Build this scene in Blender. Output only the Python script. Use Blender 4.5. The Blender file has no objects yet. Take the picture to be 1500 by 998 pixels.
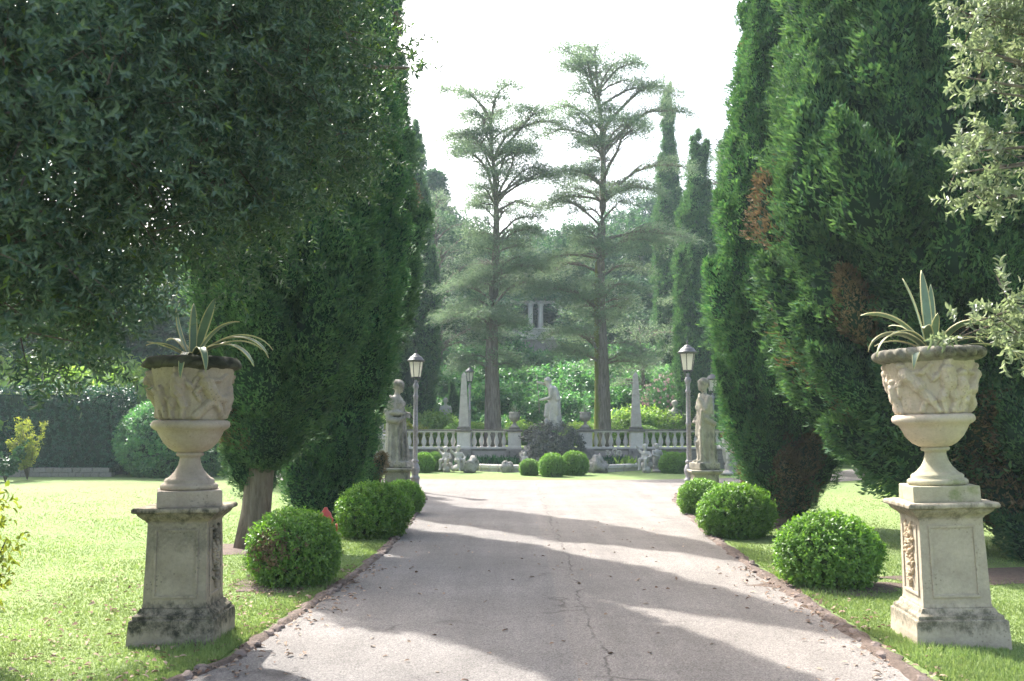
import bpy, bmesh, math, random
import numpy as np
from mathutils import Vector, Matrix, noise as mnoise

random.seed(7)
RNG = np.random.default_rng(11)
SC = bpy.context.scene
COL = SC.collection
PI = math.pi
R = math.radians

# ------------------------------------------------------------------ camera, sky, sun, exposure
FPX, CAMH, HOR = 1400.0, 1.6, 622.0            # focal length and horizon in photo pixels, eye height
PITCH = math.atan((HOR - 499.0) / FPX)
cd = bpy.data.cameras.new('camera'); cam = bpy.data.objects.new('camera', cd); COL.objects.link(cam)
cd.sensor_width = 36.0; cd.lens = 36.0 * FPX / 1500.0; cd.clip_end = 2000.0; cd.clip_start = 0.05
cam.location = (0, 0, CAMH); cam.rotation_euler = (PI / 2 + PITCH, 0, 0)
cd.dof.use_dof = True; cd.dof.focus_distance = 12.0; cd.dof.aperture_fstop = 4.0
SC.camera = cam

SUN_EL = R(47.0)
SUN_AZ = (-0.55, 0.835)                          # ground direction towards the sun: ahead and to the left
w = bpy.data.worlds.new('World'); SC.world = w; w.use_nodes = True
wn = w.node_tree; wn.nodes.clear()
sky = wn.nodes.new('ShaderNodeTexSky'); sky.sky_type = 'NISHITA'; sky.sun_disc = False
sky.sun_elevation = SUN_EL; sky.sun_rotation = math.atan2(SUN_AZ[0], SUN_AZ[1])
sky.air_density = 1.0; sky.dust_density = 6.0; sky.ozone_density = 1.0; sky.altitude = 100
hs = wn.nodes.new('ShaderNodeHueSaturation'); hs.inputs['Saturation'].default_value = 0.85
bg = wn.nodes.new('ShaderNodeBackground'); bg.inputs['Strength'].default_value = 0.15
wo = wn.nodes.new('ShaderNodeOutputWorld')
wn.links.new(sky.outputs[0], hs.inputs['Color']); wn.links.new(hs.outputs[0], bg.inputs[0]); wn.links.new(bg.outputs[0], wo.inputs[0])

sl = bpy.data.lights.new('sun', 'SUN'); sl.energy = 3.4; sl.angle = R(0.6); sl.color = (1.0, 0.965, 0.91)
so = bpy.data.objects.new('sun', sl); COL.objects.link(so)
sdir = Vector((SUN_AZ[0] * math.cos(SUN_EL), SUN_AZ[1] * math.cos(SUN_EL), math.sin(SUN_EL)))
so.rotation_euler = (-sdir).to_track_quat('-Z', 'Y').to_euler(); so.location = (-20, 30, 40)

SC.view_settings.view_transform = 'Standard'; SC.view_settings.look = 'None'
SC.view_settings.gamma = 1.0; SC.view_settings.use_curve_mapping = False
SC.view_settings.exposure = 1.85
SC.render.engine = 'CYCLES'
cy = SC.cycles
cy.use_denoising = True; cy.max_bounces = 7; cy.diffuse_bounces = 3; cy.glossy_bounces = 2
cy.transmission_bounces = 4; cy.volume_bounces = 1; cy.transparent_max_bounces = 8
cy.use_adaptive_sampling = True; cy.adaptive_threshold = 0.015; cy.sample_clamp_indirect = 6.0
cy.caustics_reflective = False; cy.caustics_refractive = False

# ------------------------------------------------------------------ pixel helpers
def at(px, py, D):
    a, b = (px - 750.0) / FPX, (499.0 - py) / FPX
    c, s = math.cos(PITCH), math.sin(PITCH)
    y, z = c - b * s, s + b * c
    return Vector((a * D / y, D, CAMH + z * D / y))
def gnd(px, py):
    a, b = (px - 750.0) / FPX, (499.0 - py) / FPX
    c, s = math.cos(PITCH), math.sin(PITCH)
    y, z = c - b * s, s + b * c
    t = -CAMH / z
    return Vector((a * t, y * t, 0))

# ------------------------------------------------------------------ node material helpers
def newmat(name):
    m = bpy.data.materials.new(name); m.use_nodes = True
    nt = m.node_tree; nt.nodes.clear()
    out = nt.nodes.new('ShaderNodeOutputMaterial')
    b = nt.nodes.new('ShaderNodeBsdfPrincipled')
    nt.links.new(b.outputs[0], out.inputs['Surface'])
    return m, nt, b, out
def nd(nt, t, **kw):
    n = nt.nodes.new(t)
    for k, v in kw.items():
        if k in n.inputs: n.inputs[k].default_value = v
        else: setattr(n, k, v)
    return n
def coords(nt, scale=(1, 1, 1), obj=False):
    if obj:
        tc = nt.nodes.new('ShaderNodeTexCoord'); src = tc.outputs['Object']
    else:
        g = nt.nodes.new('ShaderNodeNewGeometry'); src = g.outputs['Position']
    mp = nt.nodes.new('ShaderNodeMapping'); mp.inputs['Scale'].default_value = scale
    nt.links.new(src, mp.inputs['Vector']); return mp.outputs[0]
def noise(nt, vec, scale, detail=4, rough=0.6, dist=0.0):
    n = nt.nodes.new('ShaderNodeTexNoise'); n.inputs['Scale'].default_value = scale
    n.inputs['Detail'].default_value = detail; n.inputs['Roughness'].default_value = rough
    n.inputs['Distortion'].default_value = dist
    nt.links.new(vec, n.inputs['Vector']); return n.outputs['Fac']
def ramp(nt, fac, stops):
    r = nt.nodes.new('ShaderNodeValToRGB'); e = r.color_ramp.elements
    while len(e) < len(stops): e.new(0.5)
    for i, (p, c) in enumerate(stops):
        e[i].position = p; e[i].color = (*c, 1) if len(c) == 3 else c
    nt.links.new(fac, r.inputs[0]); return r.outputs[0]
def g1(v): return (v, v, v)
def mix(nt, fac, a, b, mode='MIX'):
    m = nt.nodes.new('ShaderNodeMix'); m.data_type = 'RGBA'; m.blend_type = mode
    for s, v in ((m.inputs[0], fac), (m.inputs[6], a), (m.inputs[7], b)):
        if isinstance(v, (int, float)): s.default_value = v
        elif isinstance(v, tuple): s.default_value = (*v, 1)
        else: nt.links.new(v, s)
    return m.outputs[2]
def bump(nt, b, h, strength=0.5, dist=0.02):
    n = nt.nodes.new('ShaderNodeBump'); n.inputs['Strength'].default_value = strength; n.inputs['Distance'].default_value = dist
    nt.links.new(h, n.inputs['Height']); nt.links.new(n.outputs[0], b.inputs['Normal'])
def math_n(nt, op, a, b=None):
    m = nt.nodes.new('ShaderNodeMath'); m.operation = op
    for i, v in enumerate((a, b)):
        if v is None: continue
        if isinstance(v, (int, float)): m.inputs[i].default_value = v
        else: nt.links.new(v, m.inputs[i])
    return m.outputs[0]

def stone_mat(name, light, mid, dark, moss=None, scale=6.0, stain=0.5, zstain=None):
    m, nt, b, out = newmat(name)
    v = coords(nt, obj=True)
    n1 = noise(nt, v, scale, 6, 0.65); n2 = noise(nt, v, scale * 0.35, 5, 0.7, 0.6); n3 = noise(nt, v, scale * 9, 4, 0.7)
    c = ramp(nt, n1, [(0.3, mid), (0.68, light)])
    c = mix(nt, ramp(nt, n2, [(stain, g1(0)), (stain + 0.14, g1(1))]), c, dark)
    c = mix(nt, 0.35, c, ramp(nt, n3, [(0.3, g1(0.45)), (0.7, g1(1.0))]), 'MULTIPLY')
    # grime spots
    vo = nt.nodes.new('ShaderNodeTexVoronoi'); vo.inputs['Scale'].default_value = scale * 7; nt.links.new(v, vo.inputs['Vector'])
    sp = math_n(nt, 'MULTIPLY', ramp(nt, vo.outputs['Distance'], [(0.18, g1(1)), (0.3, g1(0))]), ramp(nt, noise(nt, v, scale * 0.8, 3), [(0.5, g1(0)), (0.62, g1(1))]))
    c = mix(nt, math_n(nt, 'MULTIPLY', sp, 0.6), c, dark)
    if moss:
        n4 = noise(nt, v, scale * 0.6, 5, 0.65)
        c = mix(nt, math_n(nt, 'MULTIPLY', ramp(nt, n4, [(0.56, g1(0)), (0.68, g1(1))]), 0.75), c, moss)
    if zstain:      # weathering crust: list of (z low, z high) bands of black algae with ragged noise edges
        tc = nt.nodes.new('ShaderNodeTexCoord'); sx = nt.nodes.new('ShaderNodeSeparateXYZ'); nt.links.new(tc.outputs['Object'], sx.inputs[0])
        nz = noise(nt, coords(nt, (1.6, 1.6, 0.5), obj=True), scale * 1.5, 5, 0.75)
        zz = math_n(nt, 'ADD', sx.outputs['Z'], math_n(nt, 'MULTIPLY', math_n(nt, 'SUBTRACT', nz, 0.5), 0.25))
        for lo, hi, amt, colr in zstain:
            mr = nt.nodes.new('ShaderNodeMapRange'); mr.inputs[1].default_value = lo - 0.02; mr.inputs[2].default_value = lo + 0.02; nt.links.new(zz, mr.inputs[0])
            mr2 = nt.nodes.new('ShaderNodeMapRange'); mr2.inputs[1].default_value = hi - 0.02; mr2.inputs[2].default_value = hi + 0.02
            mr2.inputs[3].default_value = 1; mr2.inputs[4].default_value = 0; nt.links.new(zz, mr2.inputs[0])
            f = math_n(nt, 'MULTIPLY', math_n(nt, 'MULTIPLY', mr.outputs[0], mr2.outputs[0]), amt)
            f = math_n(nt, 'MULTIPLY', f, ramp(nt, noise(nt, v, scale * 2.2, 5, 0.8), [(0.34, g1(0)), (0.6, g1(1))]))
            c = mix(nt, f, c, colr)
    nt.links.new(c, b.inputs['Base Color']); b.inputs['Roughness'].default_value = 0.92
    b.inputs['Specular IOR Level'].default_value = 0.2
    h = math_n(nt, 'ADD', math_n(nt, 'MULTIPLY', n1, 0.6), math_n(nt, 'MULTIPLY', n3, 0.4))
    bump(nt, b, h, 0.55, 0.012)
    return m

def leaf_mat(name, ca, cb, trans=0.35, tcol=None, rough=0.5, spec=0.3, rare=None):
    m, nt, b, out = newmat(name)
    g = nt.nodes.new('ShaderNodeNewGeometry')
    stops = [(0.0, ca), (0.8, cb)]
    if rare: stops = [(0.0, ca), (0.72, cb), (0.93, cb), (0.985, rare)]
    c = ramp(nt, g.outputs['Random Per Island'], stops)
    n = noise(nt, coords(nt), 1.1, 3)
    c = mix(nt, 0.7, c, ramp(nt, n, [(0.3, g1(0.55)), (0.7, g1(1.15))]), 'MULTIPLY')
    nt.links.new(c, b.inputs['Base Color']); b.inputs['Roughness'].default_value = rough
    b.inputs['Specular IOR Level'].default_value = spec
    if trans > 0:
        t = nt.nodes.new('ShaderNodeBsdfTranslucent')
        tc = mix(nt, 1.0, c, tcol or (1.5, 1.7, 0.7), 'MULTIPLY')
        nt.links.new(tc, t.inputs['Color'])
        ms = nt.nodes.new('ShaderNodeMixShader'); ms.inputs[0].default_value = trans
        nt.links.new(b.outputs[0], ms.inputs[1]); nt.links.new(t.outputs[0], ms.inputs[2])
        nt.links.new(ms.outputs[0], out.inputs['Surface'])
    return m

def bark_mat(name, a, bcol, moss=None):
    m, nt, b, out = newmat(name)
    v = coords(nt, (1, 1, 0.16), obj=True)
    n = noise(nt, v, 16, 6, 0.7, 0.4); c = ramp(nt, n, [(0.35, a), (0.65, bcol)])
    if moss:
        tc = nt.nodes.new('ShaderNodeTexCoord'); sx = nt.nodes.new('ShaderNodeSeparateXYZ'); nt.links.new(tc.outputs['Object'], sx.inputs[0])
        f = math_n(nt, 'ADD', math_n(nt, 'MULTIPLY', sx.outputs['X'], -2.0), noise(nt, coords(nt, (1, 1, .4), obj=True), 3, 4))
        c = mix(nt, ramp(nt, f, [(0.75, g1(0)), (0.95, g1(1))]), c, moss)
    nt.links.new(c, b.inputs['Base Color']); b.inputs['Roughness'].default_value = 0.95; b.inputs['Specular IOR Level'].default_value = 0.1
    bump(nt, b, n, 0.9, 0.03)
    return m

def plain_mat(name, col, rough=0.5, metal=0.0, spec=0.4, var=0.25, scale=20):
    m, nt, b, out = newmat(name)
    n = noise(nt, coords(nt, obj=True), scale, 4, 0.65)
    c = mix(nt, 1.0, col, ramp(nt, n, [(0.3, g1(1 - var)), (0.7, g1(1 + var * 0.4))]), 'MULTIPLY')
    nt.links.new(c, b.inputs['Base Color']); b.inputs['Roughness'].default_value = rough; b.inputs['Metallic'].default_value = metal
    b.inputs['Specular IOR Level'].default_value = spec
    bump(nt, b, n, 0.15, 0.005)
    return m

M = {}
BLK = (0.022, 0.024, 0.016)
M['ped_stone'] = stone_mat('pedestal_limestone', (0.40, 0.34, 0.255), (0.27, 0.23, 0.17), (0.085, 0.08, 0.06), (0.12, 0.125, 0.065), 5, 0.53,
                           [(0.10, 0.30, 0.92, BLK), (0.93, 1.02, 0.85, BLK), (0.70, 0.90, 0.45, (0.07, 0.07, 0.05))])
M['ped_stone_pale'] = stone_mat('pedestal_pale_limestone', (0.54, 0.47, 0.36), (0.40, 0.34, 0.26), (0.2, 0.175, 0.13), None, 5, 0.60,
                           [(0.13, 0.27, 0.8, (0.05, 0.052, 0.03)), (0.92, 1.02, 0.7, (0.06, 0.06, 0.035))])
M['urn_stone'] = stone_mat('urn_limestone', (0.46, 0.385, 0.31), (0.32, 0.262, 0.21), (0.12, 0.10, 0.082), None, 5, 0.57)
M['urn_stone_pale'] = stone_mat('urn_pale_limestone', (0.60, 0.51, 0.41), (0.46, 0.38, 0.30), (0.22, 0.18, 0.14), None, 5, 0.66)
M['urn_green'] = stone_mat('urn_foot_mossy', (0.50, 0.45, 0.33), (0.38, 0.35, 0.24), (0.16, 0.17, 0.09), (0.14, 0.19, 0.05), 5, 0.6)
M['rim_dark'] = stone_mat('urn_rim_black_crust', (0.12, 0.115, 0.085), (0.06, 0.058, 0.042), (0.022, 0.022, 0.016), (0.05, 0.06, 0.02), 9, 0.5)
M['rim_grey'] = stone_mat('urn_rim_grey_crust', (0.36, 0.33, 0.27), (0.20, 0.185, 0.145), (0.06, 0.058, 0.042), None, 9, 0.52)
M['ornament'] = stone_mat('carved_ornament', (0.60, 0.48, 0.33), (0.46, 0.36, 0.25), (0.28, 0.2, 0.13), None, 8, 0.68)
M['statue'] = stone_mat('statue_grey_stone', (0.45, 0.42, 0.37), (0.27, 0.25, 0.215), (0.05, 0.05, 0.042), (0.20, 0.19, 0.09), 3, 0.47)
M['statue_moss'] = stone_mat('statue_mossy_stone', (0.42, 0.39, 0.32), (0.24, 0.22, 0.175), (0.055, 0.055, 0.045), (0.20, 0.19, 0.09), 3.0, 0.47)
M['statue_pale'] = stone_mat('statue_pale_stone', (0.52, 0.495, 0.46), (0.36, 0.34, 0.31), (0.12, 0.115, 0.10), None, 4, 0.57)
M['balu'] = stone_mat('balustrade_stone', (0.70, 0.655, 0.60), (0.55, 0.51, 0.46), (0.22, 0.20, 0.17), None, 4, 0.64)
M['coping'] = stone_mat('coping_crust', (0.24, 0.22, 0.19), (0.13, 0.12, 0.10), (0.055, 0.052, 0.042), (0.09, 0.09, 0.05), 5, 0.55)
M['obelisk'] = stone_mat('obelisk_stone', (0.52, 0.48, 0.44), (0.36, 0.325, 0.29), (0.11, 0.10, 0.08), None, 5, 0.55)
M['rock'] = stone_mat('rock_grey', (0.38, 0.36, 0.33), (0.22, 0.21, 0.19), (0.07, 0.07, 0.06), (0.11, 0.12, 0.06), 5, 0.52)
M['rough_wall'] = stone_mat('rough_wall_stone', (0.34, 0.31, 0.28), (0.20, 0.18, 0.165), (0.08, 0.075, 0.065), None, 9, 0.55)
M['plaster'] = stone_mat('old_plaster', (0.50, 0.44, 0.40), (0.38, 0.33, 0.30), (0.20, 0.17, 0.15), None, 3, 0.6)
M['lamp'] = plain_mat('lamp_grey_paint', (0.30, 0.29, 0.30), 0.55, 0.2, 0.4, 0.3)
M['lamp_dark'] = plain_mat('lantern_dark_paint', (0.10, 0.10, 0.105), 0.5, 0.3, 0.4, 0.3)
M['hydrant'] = plain_mat('hydrant_red', (0.55, 0.07, 0.05), 0.45, 0, 0.5, 0.2)
m_, nt_, b_, o_ = newmat('lantern_frosted_glass')
b_.inputs['Base Color'].default_value = (0.72, 0.70, 0.66, 1); b_.inputs['Roughness'].default_value = 0.35
tr_ = nt_.nodes.new('ShaderNodeBsdfTranslucent'); tr_.inputs['Color'].default_value = (0.8, 0.78, 0.72, 1)
mx_ = nt_.nodes.new('ShaderNodeMixShader'); mx_.inputs[0].default_value = 0.6
nt_.links.new(b_.outputs[0], mx_.inputs[1]); nt_.links.new(tr_.outputs[0], mx_.inputs[2]); nt_.links.new(mx_.outputs[0], o_.inputs['Surface'])
M['glass'] = m_

M['cyp'] = leaf_mat('cypress_foliage', (0.04, 0.115, 0.068), (0.125, 0.225, 0.105), 0.26, (1.5, 1.6, 0.7), 0.6, 0.2)
M['cyp_fresh'] = leaf_mat('cypress_fresh_foliage', (0.04, 0.14, 0.075), (0.13, 0.25, 0.11), 0.28, (1.5, 1.6, 0.7), 0.6, 0.2)
M['cyp_dead'] = leaf_mat('cypress_dead_foliage', (0.14, 0.105, 0.06), (0.26, 0.195, 0.115), 0.2, (1.1, 1.0, 0.8), 0.8, 0.1)
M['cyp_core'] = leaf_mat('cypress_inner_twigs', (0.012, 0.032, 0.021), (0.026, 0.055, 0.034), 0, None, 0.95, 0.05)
M['oak'] = leaf_mat('oak_leaves', (0.03, 0.076, 0.062), (0.115, 0.17, 0.12), 0.28, (1.8, 2.1, 0.7), 0.40, 0.45, (0.12, 0.18, 0.04))
M['olive'] = leaf_mat('pale_oak_leaves', (0.16, 0.21, 0.12), (0.32, 0.36, 0.24), 0.4, (1.2, 1.3, 0.9), 0.35, 0.6)
M['box'] = leaf_mat('boxwood_leaves', (0.08, 0.20, 0.035), (0.21, 0.37, 0.075), 0.4, (1.5, 1.6, 0.6), 0.42, 0.4)
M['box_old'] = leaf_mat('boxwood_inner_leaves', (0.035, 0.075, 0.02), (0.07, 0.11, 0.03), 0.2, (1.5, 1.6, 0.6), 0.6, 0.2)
M['cedar'] = leaf_mat('cedar_needles', (0.12, 0.18, 0.14), (0.23, 0.29, 0.205), 0.38, (1.25, 1.4, 0.95), 0.6, 0.2)
M['hedge'] = leaf_mat('hedge_leaves', (0.010, 0.064, 0.04), (0.026, 0.098, 0.058), 0.25, (1.4, 1.7, 0.8), 0.4, 0.4)
M['laurel'] = leaf_mat('laurel_leaves', (0.06, 0.19, 0.095), (0.15, 0.31, 0.13), 0.42, (1.4, 1.6, 0.8), 0.4, 0.4)
M['bright'] = leaf_mat('bright_shrub_leaves', (0.16, 0.30, 0.08), (0.30, 0.43, 0.14), 0.45, (1.4, 1.5, 0.6), 0.45, 0.3)
M['yellow'] = leaf_mat('yellow_green_leaves', (0.20, 0.27, 0.05), (0.33, 0.36, 0.08), 0.45, (1.3, 1.3, 0.6), 0.45, 0.3)
M['pink'] = leaf_mat('pink_blossom', (0.50, 0.30, 0.33), (0.65, 0.45, 0.46), 0.35, (1.1, 1.0, 1.0), 0.6, 0.2)
M['flower_red'] = leaf_mat('red_blossom', (0.45, 0.12, 0.08), (0.55, 0.25, 0.16), 0.3, (1.1, 1.0, 1.0), 0.6, 0.2)
M['white_flower'] = leaf_mat('white_blossom', (0.6, 0.58, 0.5), (0.75, 0.72, 0.62), 0.3, (1, 1, 1), 0.6, 0.2)
M['fargreen'] = leaf_mat('woodland_leaves', (0.03, 0.085, 0.062), (0.078, 0.155, 0.092), 0.35, (1.4, 1.6, 0.8), 0.6, 0.2)
M['greyivy'] = leaf_mat('grey_green_rockery_leaves', (0.07, 0.09, 0.075), (0.20, 0.20, 0.17), 0.2, (1.2, 1.2, 0.9), 0.5, 0.3)
M['darkplant'] = leaf_mat('dark_basin_plants', (0.02, 0.07, 0.04), (0.05, 0.13, 0.06), 0.25, (1.4, 1.5, 0.7), 0.4, 0.4)
M['blade'] = leaf_mat('grass_blades', (0.195, 0.295, 0.095), (0.295, 0.385, 0.15), 0.38, (1.1, 1.1, 0.75), 0.5, 0.25)
M['litter'] = leaf_mat('dry_leaf_litter', (0.16, 0.09, 0.06), (0.42, 0.32, 0.24), 0.1, (1, 1, 1), 0.8, 0.1)
M['agave'] = plain_mat('agave_green', (0.16, 0.235, 0.15), 0.42, 0, 0.45, 0.35, 9)
M['agave_edge'] = plain_mat('agave_cream_margin', (0.60, 0.54, 0.28), 0.45, 0, 0.4, 0.2, 9)
M['bark'] = bark_mat('cypress_bark', (0.10, 0.08, 0.065), (0.24, 0.20, 0.165))
M['cedar_bark'] = bark_mat('cedar_bark', (0.10, 0.085, 0.075), (0.24, 0.205, 0.185))
M['cedar_bark_moss'] = bark_mat('cedar_bark_mossy', (0.10, 0.085, 0.075), (0.24, 0.205, 0.185), (0.13, 0.15, 0.03))
M['twig'] = bark_mat('twig_bark', (0.07, 0.055, 0.045), (0.16, 0.13, 0.11))

# ------------------------------------------------------------------ mesh helpers
def np_mesh(name, V, F):
    V = np.asarray(V, np.float32); F = np.asarray(F, np.int32); k = F.shape[1]
    me = bpy.data.meshes.new(name)
    me.vertices.add(len(V)); me.vertices.foreach_set('co', V.ravel())
    me.loops.add(F.size); me.loops.foreach_set('vertex_index', F.ravel())
    me.polygons.add(len(F)); me.polygons.foreach_set('loop_start', np.arange(0, F.size, k, dtype=np.int32))
    me.update(calc_edges=True)
    return me
def smooth(me):
    me.polygons.foreach_set('use_smooth', np.ones(len(me.polygons), bool)); return me
def link(name, me, mats, parent=None, loc=None, rot=None, scale=None):
    o = bpy.data.objects.new(name, me); COL.objects.link(o)
    if me is not None:
        ms = mats if isinstance(mats, (list, tuple)) else [mats]
        if len(me.materials) == 0:
            for m in ms: me.materials.append(M[m] if isinstance(m, str) else m)
    if parent is not None: o.parent = parent
    if loc is not None: o.location = loc
    if rot is not None: o.rotation_euler = rot
    if scale is not None: o.scale = (scale,) * 3 if isinstance(scale, (int, float)) else scale
    return o
def tag(o, label=None, cat=None, group=None, kind=None):
    if label: o['label'] = label
    if cat: o['category'] = cat
    if group: o['group'] = group
    if kind: o['kind'] = kind
    return o
def thing(name, loc, label, cat, group=None, rz=0.0, scale=None):
    o = bpy.data.objects.new(name, None); COL.objects.link(o); o.location = loc; o.rotation_euler = (0, 0, rz)
    o.empty_display_size = 0.2
    if scale: o.scale = (scale,) * 3
    return tag(o, label, cat, group)
def dup(o, parent=None):
    c = o.copy(); COL.objects.link(c)
    if parent is not None: c.parent = parent
    for ch in o.children: dup(ch, c)
    return c
def bm_mesh(name, bm, sm=False):
    bmesh.ops.recalc_face_normals(bm, faces=bm.faces)
    me = bpy.data.meshes.new(name); bm.to_mesh(me); bm.free()
    return smooth(me) if sm else me
def bx(bm, x0, x1, y0, y1, z0, z1, taper=1.0, bev=0.0):
    cx, cy_ = (x0 + x1) / 2, (y0 + y1) / 2
    vs = []
    for z, t in ((z0, 1.0), (z1, taper)):
        for x, y in ((x0, y0), (x1, y0), (x1, y1), (x0, y1)):
            vs.append(bm.verts.new((cx + (x - cx) * t, cy_ + (y - cy_) * t, z)))
    fs = [(0, 3, 2, 1), (4, 5, 6, 7), (0, 1, 5, 4), (1, 2, 6, 5), (2, 3, 7, 6), (3, 0, 4, 7)]
    faces = [bm.faces.new([vs[i] for i in f]) for f in fs]
    if bev > 0:
        es = list({e for f in faces for e in f.edges})
        bmesh.ops.bevel(bm, geom=es, offset=bev, segments=2, profile=0.6, affect='EDGES')
def box_mesh(name, x0, x1, y0, y1, z0, z1, taper=1.0, bev=0.01):
    bm = bmesh.new(); bx(bm, x0, x1, y0, y1, z0, z1, taper, bev); return bm_mesh(name, bm)
def square_profile(name, prof, bev=0.0, wob=0.0):
    """stack of square sections: prof = [(half width, z)...]"""
    bm = bmesh.new(); rings = []
    for hw, z in prof:
        rings.append([bm.verts.new((sx * hw, sy * hw, z)) for sx, sy in ((-1, -1), (1, -1), (1, 1), (-1, 1))])
    for a, b in zip(rings, rings[1:]):
        for i in range(4):
            bm.faces.new((a[i], a[(i + 1) % 4], b[(i + 1) % 4], b[i]))
    bm.faces.new(rings[0][::-1]); bm.faces.new(rings[-1])
    if bev:
        vert = [e for e in bm.edges if abs(e.verts[0].co.z - e.verts[1].co.z) > 1e-4]
        bmesh.ops.bevel(bm, geom=list(bm.edges), offset=bev, segments=2, profile=0.6, affect='EDGES', clamp_overlap=True)
    if wob:
        bmesh.ops.subdivide_edges(bm, edges=[e for e in bm.edges if e.calc_length() > 0.08], cuts=5, use_grid_fill=True)
        for v in bm.verts:
            v.co += Vector(mnoise.noise_vector(v.co * 7.0)) * wob + Vector(mnoise.noise_vector(v.co * 23.0)) * wob * 0.5
    return bm_mesh(name, bm)
def lathe(name, prof, n=48, mod=None, sm=True):
    P = np.array(prof, float); k = len(P)
    ph = np.linspace(0, 2 * PI, n, endpoint=False)
    r = np.repeat(P[:, 0][:, None], n, 1); z = np.repeat(P[:, 1][:, None], n, 1)
    if mod is not None: r = r + mod(np.repeat(ph[None, :], k, 0), z, r)
    V = np.stack([r * np.cos(ph), r * np.sin(ph), z], -1).reshape(-1, 3)
    i, j = np.meshgrid(np.arange(k - 1), np.arange(n), indexing='ij'); j2 = (j + 1) % n
    F = np.stack([i * n + j, i * n + j2, (i + 1) * n + j2, (i + 1) * n + j], -1).reshape(-1, 4)
    me = np_mesh(name, V, F)
    return smooth(me) if sm else me
def tube(bm, pts, rads, n=8, cap=True):
    pts = [Vector(p) for p in pts]; rings = []
    up = Vector((0, 0, 1))
    for i, p in enumerate(pts):
        d = (pts[min(i + 1, len(pts) - 1)] - pts[max(i - 1, 0)])
        if d.length < 1e-6: d = Vector((0, 0, 1))
        d.normalize()
        a = up.cross(d)
        if a.length < 0.05: a = Vector((1, 0, 0)).cross(d)
        a.normalize(); b = d.cross(a)
        rings.append([bm.verts.new(p + (a * math.cos(2 * PI * k / n) + b * math.sin(2 * PI * k / n)) * rads[i]) for k in range(n)])
    for a, b in zip(rings, rings[1:]):
        for k in range(n): bm.faces.new((a[k], a[(k + 1) % n], b[(k + 1) % n], b[k]))
    if cap:
        bm.faces.new(rings[0][::-1]); bm.faces.new(rings[-1])
def tube_mesh(name, chains, n=8):
    bm = bmesh.new()
    for pts, rads in chains: tube(bm, pts, rads, n)
    return bm_mesh(name, bm, True)
def rock_mesh(name, seed, sub=2, sx=1, sy=1, sz=0.7, rough=0.35):
    bm = bmesh.new(); bmesh.ops.create_icosphere(bm, subdivisions=sub, radius=1)
    off = Vector((seed * 3.1, seed * 1.7, seed * 5.3))
    for v in bm.verts:
        f = 1 + rough * mnoise.noise(v.co * 1.3 + off) + rough * 0.6 * mnoise.noise(v.co * 3.3 + off)
        v.co = Vector((v.co.x * sx, v.co.y * sy, v.co.z * sz)) * f
    return bm_mesh(name, bm, sub > 2)

# ------------------------------------------------------------------ leaf clouds
def unit(a): return a / np.maximum(np.linalg.norm(a, axis=-1, keepdims=True), 1e-9)
T_DIA = (np.array([[0, 0, 0], [0.45, -0.5, 0.12], [1, 0, -0.05], [0.45, 0.5, 0.12]]), np.array([[0, 1, 2, 3]]))
T_TRI = (np.array([[0, -0.5, 0], [0, 0.5, 0], [1, 0, 0]]), np.array([[0, 1, 2]]))
T_LEAF = (np.array([[0, 0, 0], [0.3, -0.5, 0.13], [0.35, 0, 0], [0.3, 0.5, 0.13], [0.7, -0.36, 0.05], [0.72, 0, -0.06], [0.7, 0.36, 0.05], [1, 0, -0.2]]),
          np.array([[0, 1, 4, 2], [0, 2, 6, 3], [2, 4, 7, 5], [2, 5, 7, 6]]))
T_LANCE = (np.array([[0, 0, 0], [0.28, -0.5, 0.10], [0.68, -0.4, 0.04], [1, 0, -0.16], [0.68, 0.4, 0.04], [0.28, 0.5, 0.10]]), np.array([[0, 1, 2, 3], [0, 3, 4, 5]]))
T_SPRIG = (np.array([[0, -0.38, 0], [0.12, 0.5, 0.03], [1, 0.05, 0]]), np.array([[0, 1, 2]]))
def leaves(O, D, N, L, W, tpl=T_DIA):
    """O origins, D leaf directions, N rough normals, L lengths, W widths -> verts, faces"""
    O = np.asarray(O); n = len(O); D = unit(D); S = unit(np.cross(N, D)); N2 = np.cross(D, S)
    tv, tf = tpl
    L = np.broadcast_to(L, (n,)); W = np.broadcast_to(W, (n,))
    V = O[:, None, :] + tv[None, :, 0:1] * (D * L[:, None])[:, None, :] + tv[None, :, 1:2] * (S * W[:, None])[:, None, :] + tv[None, :, 2:3] * (N2 * L[:, None])[:, None, :]
    F = (tf[None] + (np.arange(n) * len(tv))[:, None, None]).reshape(-1, tf.shape[1])
    return V.reshape(-1, 3), F
def rdir(n): return unit(RNG.normal(size=(n, 3)))
def sph(n, flat=1.0):
    d = rdir(n); return d
def leaf_mesh(name, *parts):
    Vs, Fs, k = [], [], 0
    for V, F in parts: Vs.append(V); Fs.append(F + k); k += len(V)
    return np_mesh(name, np.concatenate(Vs), np.concatenate(Fs))

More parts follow.
